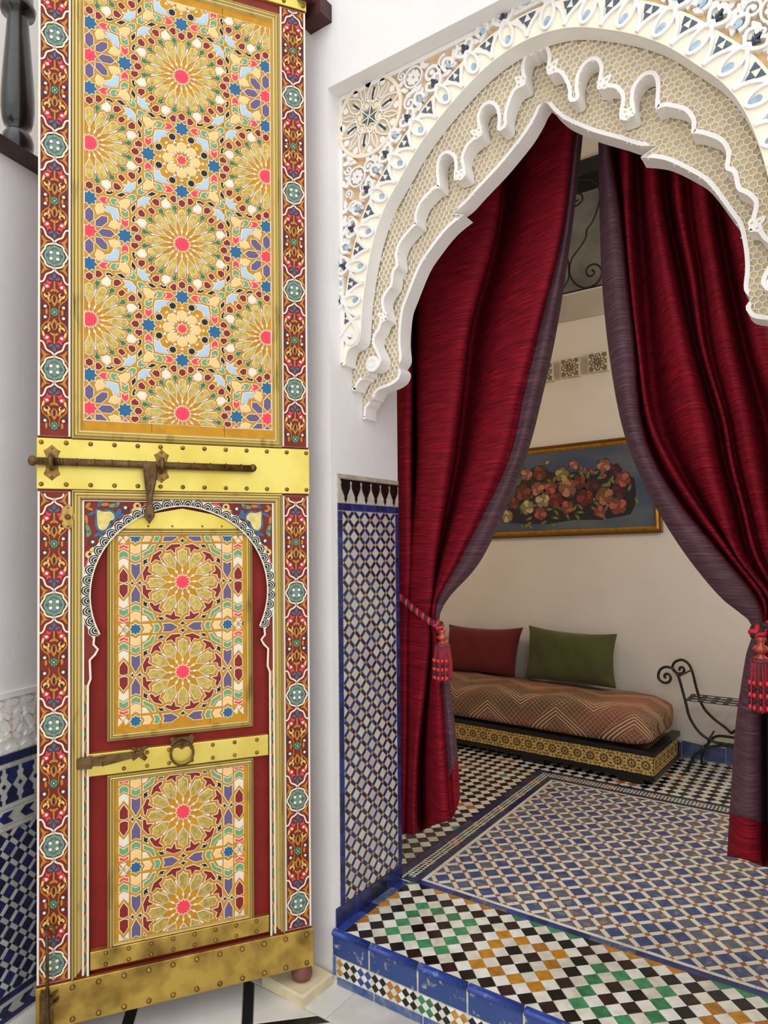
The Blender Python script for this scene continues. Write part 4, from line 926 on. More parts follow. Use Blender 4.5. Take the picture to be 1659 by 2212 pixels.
# medallions
def medallion(mx, mz, R):
    md = MB(); md.prism(F1, ell(mx,mz,R,R,48), -.012, -.004, 0); o = md.build('medallion', [M('beige_medallion', (214,190,150), .85)], p1)
    mb = MB(); ribbon(mb, F1, ell(mx,mz,R*.97,R*.97,48), R*.09, -.012, .004, 0, True); mb.build('medallion_ring', [M('cream_ring_stucco', (238,224,198), .8)], o)
    mb = MB(); mb.prism(F1, star(mx,mz,6,R*.26,R*.15,.26), -.004, .0, 0)
    for k in range(6): 
        a = .26+k*math.pi/3; ribbon(mb, F1, [(mx,mz),(mx+R*.3*math.sin(a),mz+R*.3*math.cos(a))], .0028, -.004, .002, 1)
    ribbon(mb, F1, star(mx,mz,6,R*.36,R*.21,.26), .0035, -.004, .003, 1, True); mb.build('medallion_star', [slate, ivory], o)
    mb = MB()
    for k in range(6):
        a = .26+math.pi/6+k*math.pi/3; P = lambda u, v, a=a: (mx+R*(u*math.cos(a)+v*math.sin(a)), mz+R*(-u*math.sin(a)+v*math.cos(a)))
        b = a+math.pi/6; Q = lambda u, v, b=b: (mx+R*(u*math.cos(b)+v*math.sin(b)), mz+R*(-u*math.sin(b)+v*math.cos(b)))
        mb.prism(F1, [P(-.07,.30),(P(0,.25)),P(.07,.30),P(.05,.38),P(-.05,.38)], -.004, -.001, 2)
        ribbon(mb, F1, spl([Q(0,.30),Q(.17,.5),Q(.12,.75),Q(0,.93),Q(-.12,.75),Q(-.17,.5)],5,True), .004, -.004, .003, 0, True)
        ribbon(mb, F1, spl([Q(-.32,.42),Q(-.12,.38),Q(.12,.38),Q(.32,.42)],5), .0035, -.004, .0025, 0)
        mb.prism(F1, spl([Q(0,.42),Q(.03,.55),Q(0,.72),Q(-.03,.55)],4,True), -.004, .0025, 1)
        for u in (-.085,-.045,.045,.085): ribbon(mb, F1, [Q(u*.35,.45),Q(u,.62+abs(u))], .003, -.004, .001, 0)
        ribbon(mb, F1, spl([P(0,.45),P(.07,.65),P(0,.9),P(-.07,.65)],4,True), .0032, -.004, .002, 0, True)
        for u in (-.2,.2): mb.prism(F1, spl([P(u,.72),P(u*1.5,.82),P(u,.9),P(u*.6,.82)],3,True), -.004, .001, 0)
    mb.build('medallion_tracery', [stucco, nightbl, M('pale_yellow_inlay', (236,224,176), .7)], o)
mA = aY(797,252,.06); mB_ = aY(797,335,.06); RM_ = abs(mA.z-mB_.z)*1.02
medallion(mA.x, mA.z, RM_); medallion(2*XC-mA.x, mA.z, RM_)
# scrolls and leaves filling the spandrels
def d_edge(p): return min(math.dist(p, E1s[i]) for i in range(0, N, 3))
random.seed(11); taken = []
SPAN = [(0,TOPZ),(0,E1s[0][1])]+E1s[1:N//2+1]+[(XC,TOPZ)]
def ok(p, r):
    x, z = p
    if not (.016+r*.8 < x < XC and 2.13 < z < TOPZ-.018-r*.7): return False
    if not inside(p, SPAN) or d_edge(p) < .108+r*.8 or math.dist(p, (mA.x, mA.z)) < RM_*1.04+r*.9: return False
    return all(math.dist(p, q) > (r+s)*.86 for q, s in taken)
flowers = [aY(893,167,.06), aY(772,382,.06)]
fl_list = [((p.x, p.z), .036) for p in flowers]
for p, r in fl_list: taken.append((p, r))
scr = []
for r, tries in ((.034,500),(.025,900),(.018,1600)):
    for _ in range(tries):
        p = (random.uniform(.02,XC), random.uniform(2.14,TOPZ-.02))
        if ok(p, r): taken.append((p, r)); scr.append((p, r))
leaves = []
for _ in range(2600):
    p = (random.uniform(.018,XC), random.uniform(2.12,TOPZ-.02))
    if .016 < p[0] and inside(p, SPAN) and d_edge(p) > .098 and math.dist(p,(mA.x,mA.z)) > RM_*1.03 and all(math.dist(p,q) > s*.95+.006 for q, s in taken) and all(math.dist(p,q) > .0125 for q in leaves): leaves.append(p)
for f in (0,1):
    X = (lambda x: x) if not f else (lambda x: 2*XC-x); sg = -1 if f else 1
    for (x, z), r in fl_list:
        mb = MB(); ribbon(mb, F1, ell(X(x),z,r*.92,r*.92,24), .006, -.012, .003, 0, True)
        for k in range(8): mb.prism(F1, [(X(x)+r*.7*(u*math.cos(k*.7854)+v*math.sin(k*.7854)), z+r*.7*(-u*math.sin(k*.7854)+v*math.cos(k*.7854))) for u, v in spl([(0,.12),(.2,.5),(.28,.8),(0,1),(-.28,.8),(-.2,.5)],3,True)], -.012, .001, 0)
        mb.build('stucco_flower', [stucco], p1)
    for i, ((x, z), r) in enumerate(scr):
        mb = MB(); a0 = random.Random(i).uniform(0,6.28)
        pts = [(X(x)+sg*(r*(.95-.78*k/22))*math.cos(a0+k*.38), z+(r*(.95-.78*k/22))*math.sin(a0+k*.38)) for k in range(23)]
        ribbon(mb, F1, pts if sg > 0 else pts[::-1], [r*(.34-.1*k/22) for k in range(23)], -.012, .002)
        mb.prism(F1, ell(*pts[-1], r*.26, r*.26, 8), -.012, .003); mb.build('stucco_scroll', [stucco], p1)
lf = MB()
for f in (0,1):
    for i, (x, z) in enumerate(leaves):
        R_ = random.Random(i+500); an = R_.uniform(0,6.28); q = spl([(0,.017),(.009,.006),(.006,-.008),(-.002,-.016),(-.007,-.004),(-.004,.009)],3,True)
        q = xf(q, an); lf.prism(F1, [((x+u) if not f else 2*XC-(x+u), z+v) for u, v in q], -.012, R_.uniform(-.003,.002))
tag(lf.build('stucco_leaves', [stucco], p1), kind='stuff')
# ---------------------------------------------------------------- velvet curtains
def cloth_mat(name, c1, c2, c3, sheen):
    m = bpy.data.materials.new(name); m.use_nodes = True; nt = m.node_tree; b = nt.nodes['Principled BSDF']; b.inputs['Roughness'].default_value = .75
    b.inputs['Specular IOR Level'].default_value = .15; b.inputs['Sheen Weight'].default_value = sheen; b.inputs['Sheen Roughness'].default_value = .4; b.inputs['Sheen Tint'].default_value = rgb(c3)
    g = nt.nodes.new('ShaderNodeNewGeometry'); mp = nt.nodes.new('ShaderNodeMapping'); mp.inputs['Scale'].default_value = (9,9,330)
    n = nt.nodes.new('ShaderNodeTexNoise'); n.inputs['Scale'].default_value = 1; n.inputs['Detail'].default_value = 5; n.inputs['Distortion'].default_value = .6
    r = nt.nodes.new('ShaderNodeValToRGB'); e = r.color_ramp.elements; e[0].position = .33; e[0].color = rgb(c1); e[1].position = .72; e[1].color = rgb(c3); k = e.new(.52); k.color = rgb(c2)
    nt.links.new(g.outputs['Position'], mp.inputs[0]); nt.links.new(mp.outputs[0], n.inputs[0]); nt.links.new(n.outputs['Fac'], r.inputs[0]); nt.links.new(r.outputs[0], b.inputs['Base Color'])
    bp = nt.nodes.new('ShaderNodeBump'); bp.inputs['Strength'].default_value = .25; bp.inputs['Distance'].default_value = .004; nt.links.new(n.outputs['Fac'], bp.inputs['Height']); nt.links.new(bp.outputs[0], b.inputs['Normal'])
    return m
velvet = cloth_mat('crimson_velvet', (78,6,18), (120,12,30), (164,24,42), .06)
lining = cloth_mat('aubergine_lining', (70,44,52), (88,60,68), (112,82,90), .15)
def curtain(name, label, levels, strands, fac, Y0, lin_test, hem_py, U=5, RR=90):
    # strands: per fold line (x at every level, depth offset, hem y)
    nS = len(strands); nL = len(levels); cu = []
    for xs, dy, hy in strands:
        ys = list(levels[:-1])+[hy]; pts = spl([(xs[i], ys[i], dy*fac[i]) for i in range(nL)], 10)
        # resample evenly in y
        o = []; y0, y1 = pts[0][1], pts[-1][1]; j = 0
        for r in range(RR+1):
            y = y0+(y1-y0)*r/RR
            while j < len(pts)-2 and pts[j+1][1] < y: j += 1
            a, b = pts[j], pts[j+1]; k = max(0, min(1, (y-a[1])/(b[1]-a[1]+1e-9))); o.append((a[0]+(b[0]-a[0])*k, y, a[2]+(b[2]-a[2])*k))
        cu.append(o)
    V = []; W = 0
    for r in range(RR+1):
        row = spl([cu[s][r] for s in range(nS)], U); W = len(row)
        for x, y, d in row: V.append(aY(x, y, Y0+d*(3.0 if d > 0 else 1.6)))
    fr, fl = [], []
    for r in range(RR):
        for u in range(W-1):
            f = (r*W+u, (r+1)*W+u, (r+1)*W+u+1, r*W+u+1)
            (fl if lin_test(u/U, r) else fr).append(f)
    th = Vector((0,.006,0)); root = empty(name, (V[-W].x, Y0, min(v.z for v in V)), label, 'curtain', 'crimson curtains tied back in the doorway')
    for nm, fc, mt in (('velvet_face', fr, velvet), ('lining', fl, lining)):
        used = sorted({i for f in fc for i in f}); ix = {i: k for k, i in enumerate(used)}
        o = mk(nm, [V[i] for i in used], [tuple(ix[i] for i in f) for f in fc], [mt], root, smooth=True)
        sm = o.modifiers.new('thickness', 'SOLIDIFY'); sm.thickness = .004; sm.offset = 0
    return root
LV = [170,300,500,700,850,1000,1200,1290,1340,1400,1600,1720,1800]
LS = [([838]*13, .02, 1800), ([884,884,884,884,884,883,884,880,878,877,876,874,872], -.02, 1800), ([890,890,890,893,893,893,887,882,880,879,878,876,874], .10, 1800),
      ([951,940,915,906,905,906,888,884,881,880,880,877,876], .0, 1801), ([1021,1010,985,960,945,938,912,905,900,902,893,888,888], -.03, 1803), ([1094,1085,1063,1011,990,970,939,931,924,926,904,898,898], -.025, 1801),
      ([1102,1094,1076,1024,1006,987,947,934,927,931,911,906,908], .07, 1797), ([1159,1150,1130,1085,1058,1025,962,938,931,935,925,925,928], .0, 1786), ([1226,1218,1200,1150,1108,1070,985,942,936,942,948,955,958], -.035, 1776),
      ([1250,1240,1216,1168,1132,1096,998,948,940,948,964,973,976], -.005, 1768), ([1256,1247,1225,1187,1153,1113,1022,958,944,955,975,984,986], -.014, 1745), ([1267,1257,1234,1204,1172,1131,1044,969,947,962,985,993,993], .03, 1718), ([1255,1245,1222,1190,1158,1118,1030,960,942,955,975,985,986], .075, 1716)]
LF = [1,1,1,1,1,1,.8,.45,.3,.5,.9,1,1]
curtain('curtain', 'crimson velvet curtain beside the tiled jamb, tied back with a short rope', LV, LS, LF, .50, lambda u, r: u >= 9 and r < 85, None)
RV = [200,330,450,600,750,900,1000,1100,1200,1290,1350,1420,1560,1700,1850]
e = [1292,1294,1296,1301,1315,1340,1372,1420,1484,1558,1626,1612,1591,1581,1572]
b = [1305,1316,1335,1351,1367,1380,1412,1474,1556,1628,1650,1645,1640,1640,1640]
def off_(l, d): return [x+d for x in l]
low = lambda k: [1652+k*9, 1660+k*12, 1668+k*14, 1672+k*15, 1676+k*15]
RS = [(off_(e,14), .08, 1852), (e, .025, 1850), ([(x+y)/2 for x, y in zip(e,b)], -.018, 1856), (b, 0, 1868), (off_(b,9), .06, 1872)]
for k, (xs, dy) in enumerate([([1344,1352,1354,1364,1380,1402,1445,1508,1580,1648],-.012), ([1368,1376,1381,1392,1402,1420,1462,1520,1592,1655],.065), ([1397,1405,1416,1442,1472,1508,1528,1558,1594,1662],-.03), ([1424,1432,1442,1473,1504,1547,1567,1595,1619,1672],.07), ([1448,1456,1466,1495,1518,1562,1580,1606,1632,1680],-.004),
       ([1476,1484,1490,1514,1533,1572,1592,1618,1644,1688],.035), ([1500,1508,1520,1545,1572,1606,1624,1644,1668,1700],-.03), ([1538,1546,1550,1576,1609,1650,1668,1676,1690,1712],.06), ([1564,1572,1580,1612,1640,1690,1706,1712,1716,1722],-.02), ([1632,1640,1645,1668,1694,1722,1740,1742,1744,1742],.02)]):
    RS.append((xs+low(k), dy, 1874))
RF = [1,1,1,1,1,1,1,.95,.8,.55,.35,.5,.8,1,1]
curtain('curtain', 'crimson velvet curtain at the opening with a wide aubergine lining turned outwards', RV, RS, RF, .50, lambda u, r: (u < 3 and r < 63) or 63 <= r < 85, None)
# ---------------------------------------------------------------- tiebacks with tassels
ropered = M('scarlet_cord', (206,24,54), .6, var=.15, scale=200); ropeblk = M('charcoal_cord', (44,38,40), .7); amber = M('amber_bead', (196,66,36), .15, spec=.8, col2=(150,40,30), scale=40); redb = M('red_glass_bead', (208,30,34), .12, spec=.8); blkb = M('black_glass_bead', (24,24,26), .15)
redth = M('scarlet_thread', (176,26,52), .7, col2=(120,30,40), scale=150); drkth = M('dark_thread', (74,34,40), .7)
def tieback(label, path, knot, cap, bot, hw, Y):
    P = [aY(x, y, Y) for x, y in path]; P = [Vector(q) for q in spl([tuple(p) for p in P], 8)]; k0 = aY(*knot, Y-.012)
    root = empty('curtain_tieback', k0, label, 'tieback', 'corded tiebacks with beaded tassels')
    tot = 0
    for ph, mt in ((0,ropered),(math.pi,ropeblk)):
        pts = []; s = 0
        for i in range(len(P)):
            if i: s += (P[i]-P[i-1]).length
            t = (P[min(i+1,len(P)-1)]-P[max(i-1,0)]).normalized(); u = Vector((0,1,0)); u = (u-t*u.dot(t)).normalized(); v = t.cross(u)
            pts.append((P[i], t, u, v, s))
        # denser helix
        q = []
        for i in range(len(pts)-1):
            for k in range(6):
                f = k/6; p = pts[i][0].lerp(pts[i+1][0], f); s = pts[i][4]+(pts[i+1][4]-pts[i][4])*f; a = ph+s*2*math.pi/.03
                q.append(p+pts[i][2]*math.cos(a)*.0065+pts[i][3]*math.sin(a)*.0065)
        m = MB(); m.tube(q, .0072, 8); m.build('rope_strand', [mt], root, smooth=True)
    for j, mt in ((0,ropered),(1,ropeblk),(2,ropered),(3,ropeblk)):
        a = j*math.pi/4; m = MB()
        m.tube([k0+Vector((.017*math.cos(t)*math.cos(a), .012*math.sin(t), .015*math.cos(t)*math.sin(a)+.004*math.sin(2*t))) for t in [2*math.pi*k/18 for k in range(18)]], .0075, 8, closed=True); m.build('rope_knot', [mt], root, smooth=True)
    Yt = Y-.02; c = aY(*cap, Yt); bz = aY(cap[0], bot, Yt).z; w = abs(aY(cap[0]+hw, cap[1], Yt).x-c.x)
    m = MB(); top = k0.z-.01; hgt = top-c.z
    m.lathe((c.x, Yt, c.z), (0,0,1), [(w*.75,0),(w*.62,hgt*.10),(w*.35,hgt*.18),(w*.38,hgt*.26),(w*.78,hgt*.42),(w*.74,hgt*.52),(w*.3,hgt*.66),(w*.42,hgt*.8),(w*.5,hgt*.95),(w*.3,hgt)], 16); m.build('glass_finial', [amber], root, smooth=True)
    m = MB(); m.lathe((c.x, Yt, c.z-.008), (0,0,1), [(w*1.02,0),(w*1.05,.004),(w*.95,.009),(w*.6,.012)], 20); m.build('tassel_collar', [M('beaded_collar', (150,40,44), .5, col2=(50,24,26), scale=260, lo=.45, hi=.55)], root, smooth=True)
    m = MB(); n = 64; zc = c.z-.006; rn = random.Random(5)
    for k in range(n):
        a = 2*math.pi*k/n; r0 = w*.92; r1 = w*rn.uniform(.95,1.25); lz = bz+rn.uniform(-.004,.01)
        m.tube([(c.x+r0*math.cos(a), Yt+r0*math.sin(a), zc), (c.x+r1*.98*math.cos(a), Yt+r1*.98*math.sin(a), (zc+lz)/2), (c.x+r1*math.cos(a), Yt+r1*math.sin(a), lz)], .0031, 5, 0 if k % 3 else 1)
    tag(m.build('tassel_fringe', [redth, drkth], root), kind='stuff')
    m = MB(); m.lathe((c.x, Yt, bz+.01), (0,0,1), [(w*.9,0),(w*.85,(zc-bz)*.5),(w*.7,zc-bz-.01)], 14); m.build('tassel_core', [drkth], root, smooth=True)
    H = zc-bz
    for a in (-2.5,-2.05,-1.57,-1.1,-.65):
        for j, mt in enumerate((redb,blkb,redb,blkb,redb)):
            z = zc-H*(.42+.125*j); r = w*1.22; m = MB(); rr = .0062 if mt is redb else .0052
            m.lathe((c.x+r*math.cos(a), Yt+r*math.sin(a), z-rr*1.3), (0,0,1), [(.001,0),(rr*.75,rr*.5),(rr,rr*1.2),(rr*.7,rr*2.1),(.001,rr*2.6)], 8); m.build('glass_bead', [mt], root, smooth=True)
tieback('short corded tieback with beaded tassel on the curtain by the jamb', [(862,1288),(872,1296),(892,1314),(915,1332),(934,1346),(946,1351)], (947,1353), (956,1391), 1468, 14, .447)
tieback('corded tieback with large beaded tassel in front of the aubergine lining', [(1636,1364),(1655,1352),(1680,1345),(1720,1335)], (1636,1366), (1645,1424), 1534, 25, .44)
# ---------------------------------------------------------------- day bed
lacq = M('black_lacquer', (20,18,17), .35, var=.3, scale=25, col2=(44,36,28), lo=.6, hi=.75); giltp = M('gilt_paint', (212,174,98), .45, .25, var=.1, scale=40)
rt = math.radians(-2.5); UX = Vector((math.cos(rt), math.sin(rt), 0)); UY = Vector((-math.sin(rt), math.cos(rt), 0))
C0 = Vector((.556,1.951,0)); BL = 1.9; BDp = .50
def bp_(a, b, z): return C0+UX*(-a)+UY*b+Vector((0,0,z))       # a leftwards along the front, b towards the wall
def bbox(mb, a0, b0, z0, a1, b1, z1, mi=0):
    V = [bp_(a,b,z) for z in (z0,z1) for a,b in ((a0,b0),(a1,b0),(a1,b1),(a0,b1))]
    mb.add(V, [(0,1,2,3),(7,6,5,4),(4,5,1,0),(5,6,2,1),(6,7,3,2),(7,4,0,3)], mi)
bed = empty('day_bed', bp_(BL/2,BDp/2,.176), 'low black day bed with a gilt star-lattice front under the painting', 'day bed')
m = MB(); bbox(m, 0,0,.205, BL,BDp,.3); m.build('bed_base', [lacq], bed)
for nm, z0, z1, o in (('bottom_rail',.203,.229,.006),('top_rail',.331,.357,.008)):
    m = MB(); bbox(m, -o,-o,z0, BL,.04,z1); bbox(m, -o,.04,z0, .04,BDp,z1); m.build(nm, [lacq], bed)
m = MB(); bbox(m, .04,.04,.30, BL,BDp,.335); m.build('slat_deck', [M('raw_plank', (120,92,62), .7, var=.2, scale=15)], bed)
for a in (.06, .62, 1.2):
    m = MB(); V = []
    for z, o in ((.176,.0),(.19,.012),(.204,.0)): V += [bp_(a-o,.0-.004,z), bp_(a+.12+o,-.004,z), bp_(a+.12+o,.09,z), bp_(a-o,.09,z)]
    m.add(V, [(3,2,1,0),(8,9,10,11)]+[(4*r+i,4*r+(i+1)%4,4*r+4+(i+1)%4,4*r+4+i) for r in range(2) for i in range(4)]); m.build('bracket_foot', [lacq], bed)
# gilt lattice: ten-petalled rosettes on front and end
FRB = Fr(C0+UX*-BL, UX, (0,0,1)); FRB.o = C0-UX*BL-FRB.n*0; FEND = Fr(C0, UY, (0,0,1))
def lattice_unit(fr, a0, parent):
    m = MB(); w = .074; c = (a0+w/2, .280)
    m.prism(fr, [(a0,.231),(a0+w,.231),(a0+w,.329),(a0,.329)], 0, .0012, 0)
    m.prism(fr, ell(*c,.006,.006,8), .001, .0018, 1)
    for k in range(12):
        a = k*math.pi/6
        for poly in (sym([(0,.0275),(.0038,.022),(.0022,.0125),(0,.0115)]), sym([(0,.045),(.0042,.039),(0,.0325)]) if k % 2 == 0 else sym([(0,.041),(.003,.037),(0,.033)])):
            q = clip([(c[0]+x, c[1]+z) for x, z in xf(poly, a)], a0,.231,a0+w,.329)
            if len(q) > 2: m.prism(fr, q, .001, .0018, 1)
    for sx in (0,1):
        for sz in (.232,.328):
            for dx, dz in ((.010,.0),(.0,.014),(.012,.013)):
                q = clip(ell(a0+sx*w+(dx if not sx else -dx), sz+(dz if sz < .28 else -dz), .0042, .0042, 6), a0,.231,a0+w,.329)
                if len(q) > 2: m.prism(fr, q, .001, .0018, 1)
    m.build('gilt_rosette_panel', [giltp, lacq], parent)
for k in range(25): lattice_unit(FRB, BL-.076-k*.0745, bed)
for k in range(6): lattice_unit(FEND, .004+k*.0765, bed)
# mattress with woven cover
def weave():
    m_ = bpy.data.materials.new('woven_coverlet'); m_.use_nodes = True; nt = m_.node_tree; N_ = nt.nodes; Lk = nt.links; b_ = N_['Principled BSDF']; b_.inputs['Roughness'].default_value = .85; b_.inputs['Specular IOR Level'].default_value = .15
    g = N_.new('ShaderNodeNewGeometry')
    def wave(rotz, roty, sc, typ='BANDS'):
        mp = N_.new('ShaderNodeMapping'); mp.inputs['Rotation'].default_value = (0, roty, rotz); Lk.new(g.outputs['Position'], mp.inputs[0])
        w = N_.new('ShaderNodeTexWave'); w.inputs['Scale'].default_value = sc; w.inputs['Distortion'].default_value = 0; Lk.new(mp.outputs[0], w.inputs[0]); return w.outputs['Fac']
    def math_(op, a, b=None, v=None):
        n = N_.new('ShaderNodeMath'); n.operation = op; Lk.new(a, n.inputs[0])
        if b is not None: Lk.new(b, n.inputs[1])
        if v is not None: n.inputs[1].default_value = v
        return n.outputs[0]
    sp = N_.new('ShaderNodeSeparateXYZ'); Lk.new(g.outputs['Position'], sp.inputs[0]); X_ = sp.outputs[0]; T_ = math_('ADD', sp.outputs[1], sp.outputs[2])
    def cyc(v, per): return math_('ABSOLUTE', math_('SUBTRACT', math_('FRACT', math_('DIVIDE', math_('ADD', v, v=20), v=per)), v=.5))
    chev = math_('ADD', T_, math_('MULTIPLY', cyc(X_, .44), v=.34))
    band_ = math_('GREATER_THAN', cyc(chev, .21), v=.31)
    lines = math_('GREATER_THAN', cyc(chev, .021), v=.2)
    d1, d2 = cyc(math_('ADD', X_, T_), .030), cyc(math_('SUBTRACT', X_, T_), .030); e1, e2 = cyc(math_('ADD', X_, T_), .0105), cyc(math_('SUBTRACT', X_, T_), .0105)
    fine_ = math_('MAXIMUM', math_('GREATER_THAN', math_('MAXIMUM', d1, d2), v=.455), math_('GREATER_THAN', math_('MULTIPLY', e1, e2), v=.105))
    mx = N_.new('ShaderNodeMix'); mx.data_type = 'FLOAT'; Lk.new(band_, mx.inputs[0]); Lk.new(fine_, mx.inputs[2]); Lk.new(lines, mx.inputs[3])
    nz = N_.new('ShaderNodeTexNoise'); nz.inputs['Scale'].default_value = 3.2; Lk.new(g.outputs['Position'], nz.inputs[0])
    r0 = N_.new('ShaderNodeValToRGB'); r0.color_ramp.elements[0].color = rgb((72,48,42)); r0.color_ramp.elements[1].color = rgb((138,58,52)); r0.color_ramp.elements[0].position = .45; r0.color_ramp.elements[1].position = .66; Lk.new(nz.outputs['Fac'], r0.inputs[0])
    mc = N_.new('ShaderNodeMix'); mc.data_type = 'RGBA'; Lk.new(mx.outputs[0], mc.inputs[0]); Lk.new(r0.outputs[0], mc.inputs[6]); mc.inputs[7].default_value = rgb((190,158,122)); Lk.new(mc.outputs[2], b_.inputs['Base Color'])
    return m_
def cushion(fn, nu=40, nv=24):
    V = [fn(i/nu*2-1, j/nv*2-1) for i in range(nu+1) for j in range(nv+1)]
    return V, [(i*(nv+1)+j, (i+1)*(nv+1)+j, (i+1)*(nv+1)+j+1, i*(nv+1)+j+1) for i in range(nu) for j in range(nv)]
mat_z0, mat_z1 = .358, .568
def sgnp(x, p): return math.copysign(abs(x)**p, x)
Vm = []; Fm = []; NA = 72; NB = 26
for i in range(NA+1):
    th_ = 2*math.pi*i/NA
for i in range(NB+1):                                # rounded box by latitude
    ph = -math.pi/2+math.pi*i/NB
    for j in range(NA):
        th_ = 2*math.pi*j/NA; cp = sgnp(math.cos(ph), .22); sp_ = sgnp(math.sin(ph), .38)
        x = sgnp(math.cos(th_), .16)*cp; y = sgnp(math.sin(th_), .2)*cp
        a = .935+x*.925; bb_ = .25+y*.252; z = (mat_z0+mat_z1)/2+sp_*(mat_z1-mat_z0)/2
        wob = .010*math.sin(a*9+y*2)+.008*math.sin(a*17+sp_*3)
        if sp_ > 0: z += (.02 if y < 0 else -.02)*0+wob*.8-.045*max(0, (.12-a))/.12*sp_
        if sp_ < .3: bb_ += wob*.6; 
        Vm.append(bp_(a, bb_, z))
Fm = [(i*NA+j, i*NA+(j+1)%NA, (i+1)*NA+(j+1)%NA, (i+1)*NA+j) for i in range(NB) for j in range(NA)]
mt = mk('mattress', Vm, Fm, [weave()], None, smooth=True)
tag(mt, 'mattress in a brown and red woven geometric coverlet on the day bed', 'mattress')
# cushions
def pillow(name, label, P, thick, mat, lean, Yc):
    # P: four corners (tl, tr, br, bl) in x,z ; puffed cloth with pinched corners
    tl, tr_, br, bl_ = P; nu, nv = 30, 22; V = []; sides = []
    for s in (-1, 1):
        for i in range(nu+1):
            for j in range(nv+1):
                u, v = i/nu, j/nv; U_, V_ = 2*u-1, 2*v-1
                e = max(0, 1-U_**4)*max(0, 1-V_**4); puff = thick*(e**.55)
                pin = .05*(1-abs(U_)**1.8) * (abs(V_)**6) ; pin2 = .045*(1-abs(V_)**1.8)*(abs(U_)**6)
                x = (tl[0]*(1-u)+tr_[0]*u)*(1-v)+(bl_[0]*(1-u)+br[0]*u)*v; z = (tl[1]*(1-u)+tr_[1]*u)*(1-v)+(bl_[1]*(1-u)+br[1]*u)*v
                x -= U_*pin2*.5; z += V_*pin*.5*(1 if V_ < 0 else .4); wr = .003*math.sin(x*40+z*25)*e
                V.append(Vector((x, Yc+(1-v)*lean+s*puff+wr, z)))
    n1 = (nu+1)*(nv+1); F_ = []
    for s in (0, 1):
        for i in range(nu):
            for j in range(nv):
                k = s*n1+i*(nv+1)+j; f = (k, k+nv+1, k+nv+2, k+1); F_.append(f if s else f[::-1])
    o = mk(name, V, F_, [mat], None, smooth=True); return tag(o, label, 'cushion', 'velvet cushions on the day bed')
pillow('cushion', 'brick-red velvet cushion leaning on the wall, beside the crimson curtain', ((-.945,.885),(-.378,.898),(-.420,.574),(-.96,.574)), .085, M('brick_velvet', (98,12,15), .85, sheen=.1, var=.06, scale=6), .05, 2.40)
pillow('cushion', 'olive-green velvet cushion leaning on the wall beside the red one', ((-.335,.915),(.238,.898),(.242,.574),(-.352,.574)), .09, M('olive_velvet', (70,72,22), .8, sheen=.15, var=.12, scale=5), .05, 2.39)
# ---------------------------------------------------------------- wrought iron bench
iron = M('black_iron', (40,42,36), .45, .5, var=.15, scale=60)
def cr7(x, y, Y): return aY(1300+x/3.159, 1200+y/3.159, Y)
bench = empty('iron_bench', cr7(850,1400,2.4)*1, 'black wrought-iron bench with scrolled arms and a strap seat', 'bench')
front = [(438,838),(428,826),(432,812),(450,808),(466,822),(470,842),(455,864),(425,868),(392,845),(386,812),(402,776),(440,760),(488,775),(522,825),(545,900),(572,1000),(602,1110),(672,1212),(762,1270),(840,1285)]
back = [(536,786),(530,776),(536,764),(552,764),(562,780),(552,800),(528,806),(498,792),(482,765),(498,728),(545,712),(590,738),(618,795),(650,920),(690,1030),(760,1110),(840,1172)]
legf = [(588,1488),(598,1430),(640,1362),(720,1312),(800,1298)]; legb = [(680,1395),(692,1340),(742,1264),(790,1232)]
xm = cr7(850,1297,2.30).x
for pts, lg, Y in ((front,legf,2.30),(back,legb,2.48)):
    P = [cr7(x,y,Y) for x,y in pts]; Lg = [cr7(x,y,Y) for x,y in lg]
    if Y > 2.4: Lg[0].z = .178
    apex = Vector((xm, Y, max(p.z for p in Lg)+.004)); P.append(Vector((xm, Y, min(p.z for p in P)-.008 if Y < 2.4 else P[-1].z-.03))); Lg.append(apex)
    for path, nm in ((P,'curved_frame'),(Lg,'arched_leg')):
        for f in (1,-1):
            q = spl([(p.x if f > 0 else 2*xm-p.x, p.y, p.z) for p in path], 5); m = MB(); m.tube(q, .0075, 8); m.build(nm, [iron], bench, smooth=True)
sA, sB = cr7(572,1000,2.30), cr7(650,935,2.48); zs = (sA.z+sB.z)/2; x0, x1 = sA.x+.0, 2*xm-sA.x
for k in range(7):
    x = x0+.012+(x1-x0-.024)*k/6; m = MB(); m.box((x-.013,2.30,zs-.002+.001*(k%2)), (x+.013,2.485,zs+.001+.001*(k%2))); m.build('seat_strap', [iron], bench)
for k in range(4):
    y = 2.30+.185*k/3; m = MB(); m.box((x0,y-(.005 if k in (0,3) else .013),zs-.003), (x1,y+(.005 if k in (0,3) else .013),zs)); m.build('seat_strap', [iron], bench)
for f in (1,-1):
    a, b_ = cr7(530,822,2.30), cr7(618,778,2.48); fx = (lambda v: v) if f > 0 else (lambda v: Vector((2*xm-v.x, v.y, v.z)))
    m = MB(); m.tube([fx(a), fx(b_)], .006, 6); m.build('arm_bar', [iron], bench)
    a, b_ = cr7(845,1285,2.30), cr7(905,1225,2.48); m = MB(); m.tube([fx(Vector((xm-.09,2.30,cr7(762,1270,2.3).z))), fx(Vector((xm-.09,2.48,cr7(762,1270,2.3).z+.01)))], .006, 6); m.build('stretcher', [iron], bench)
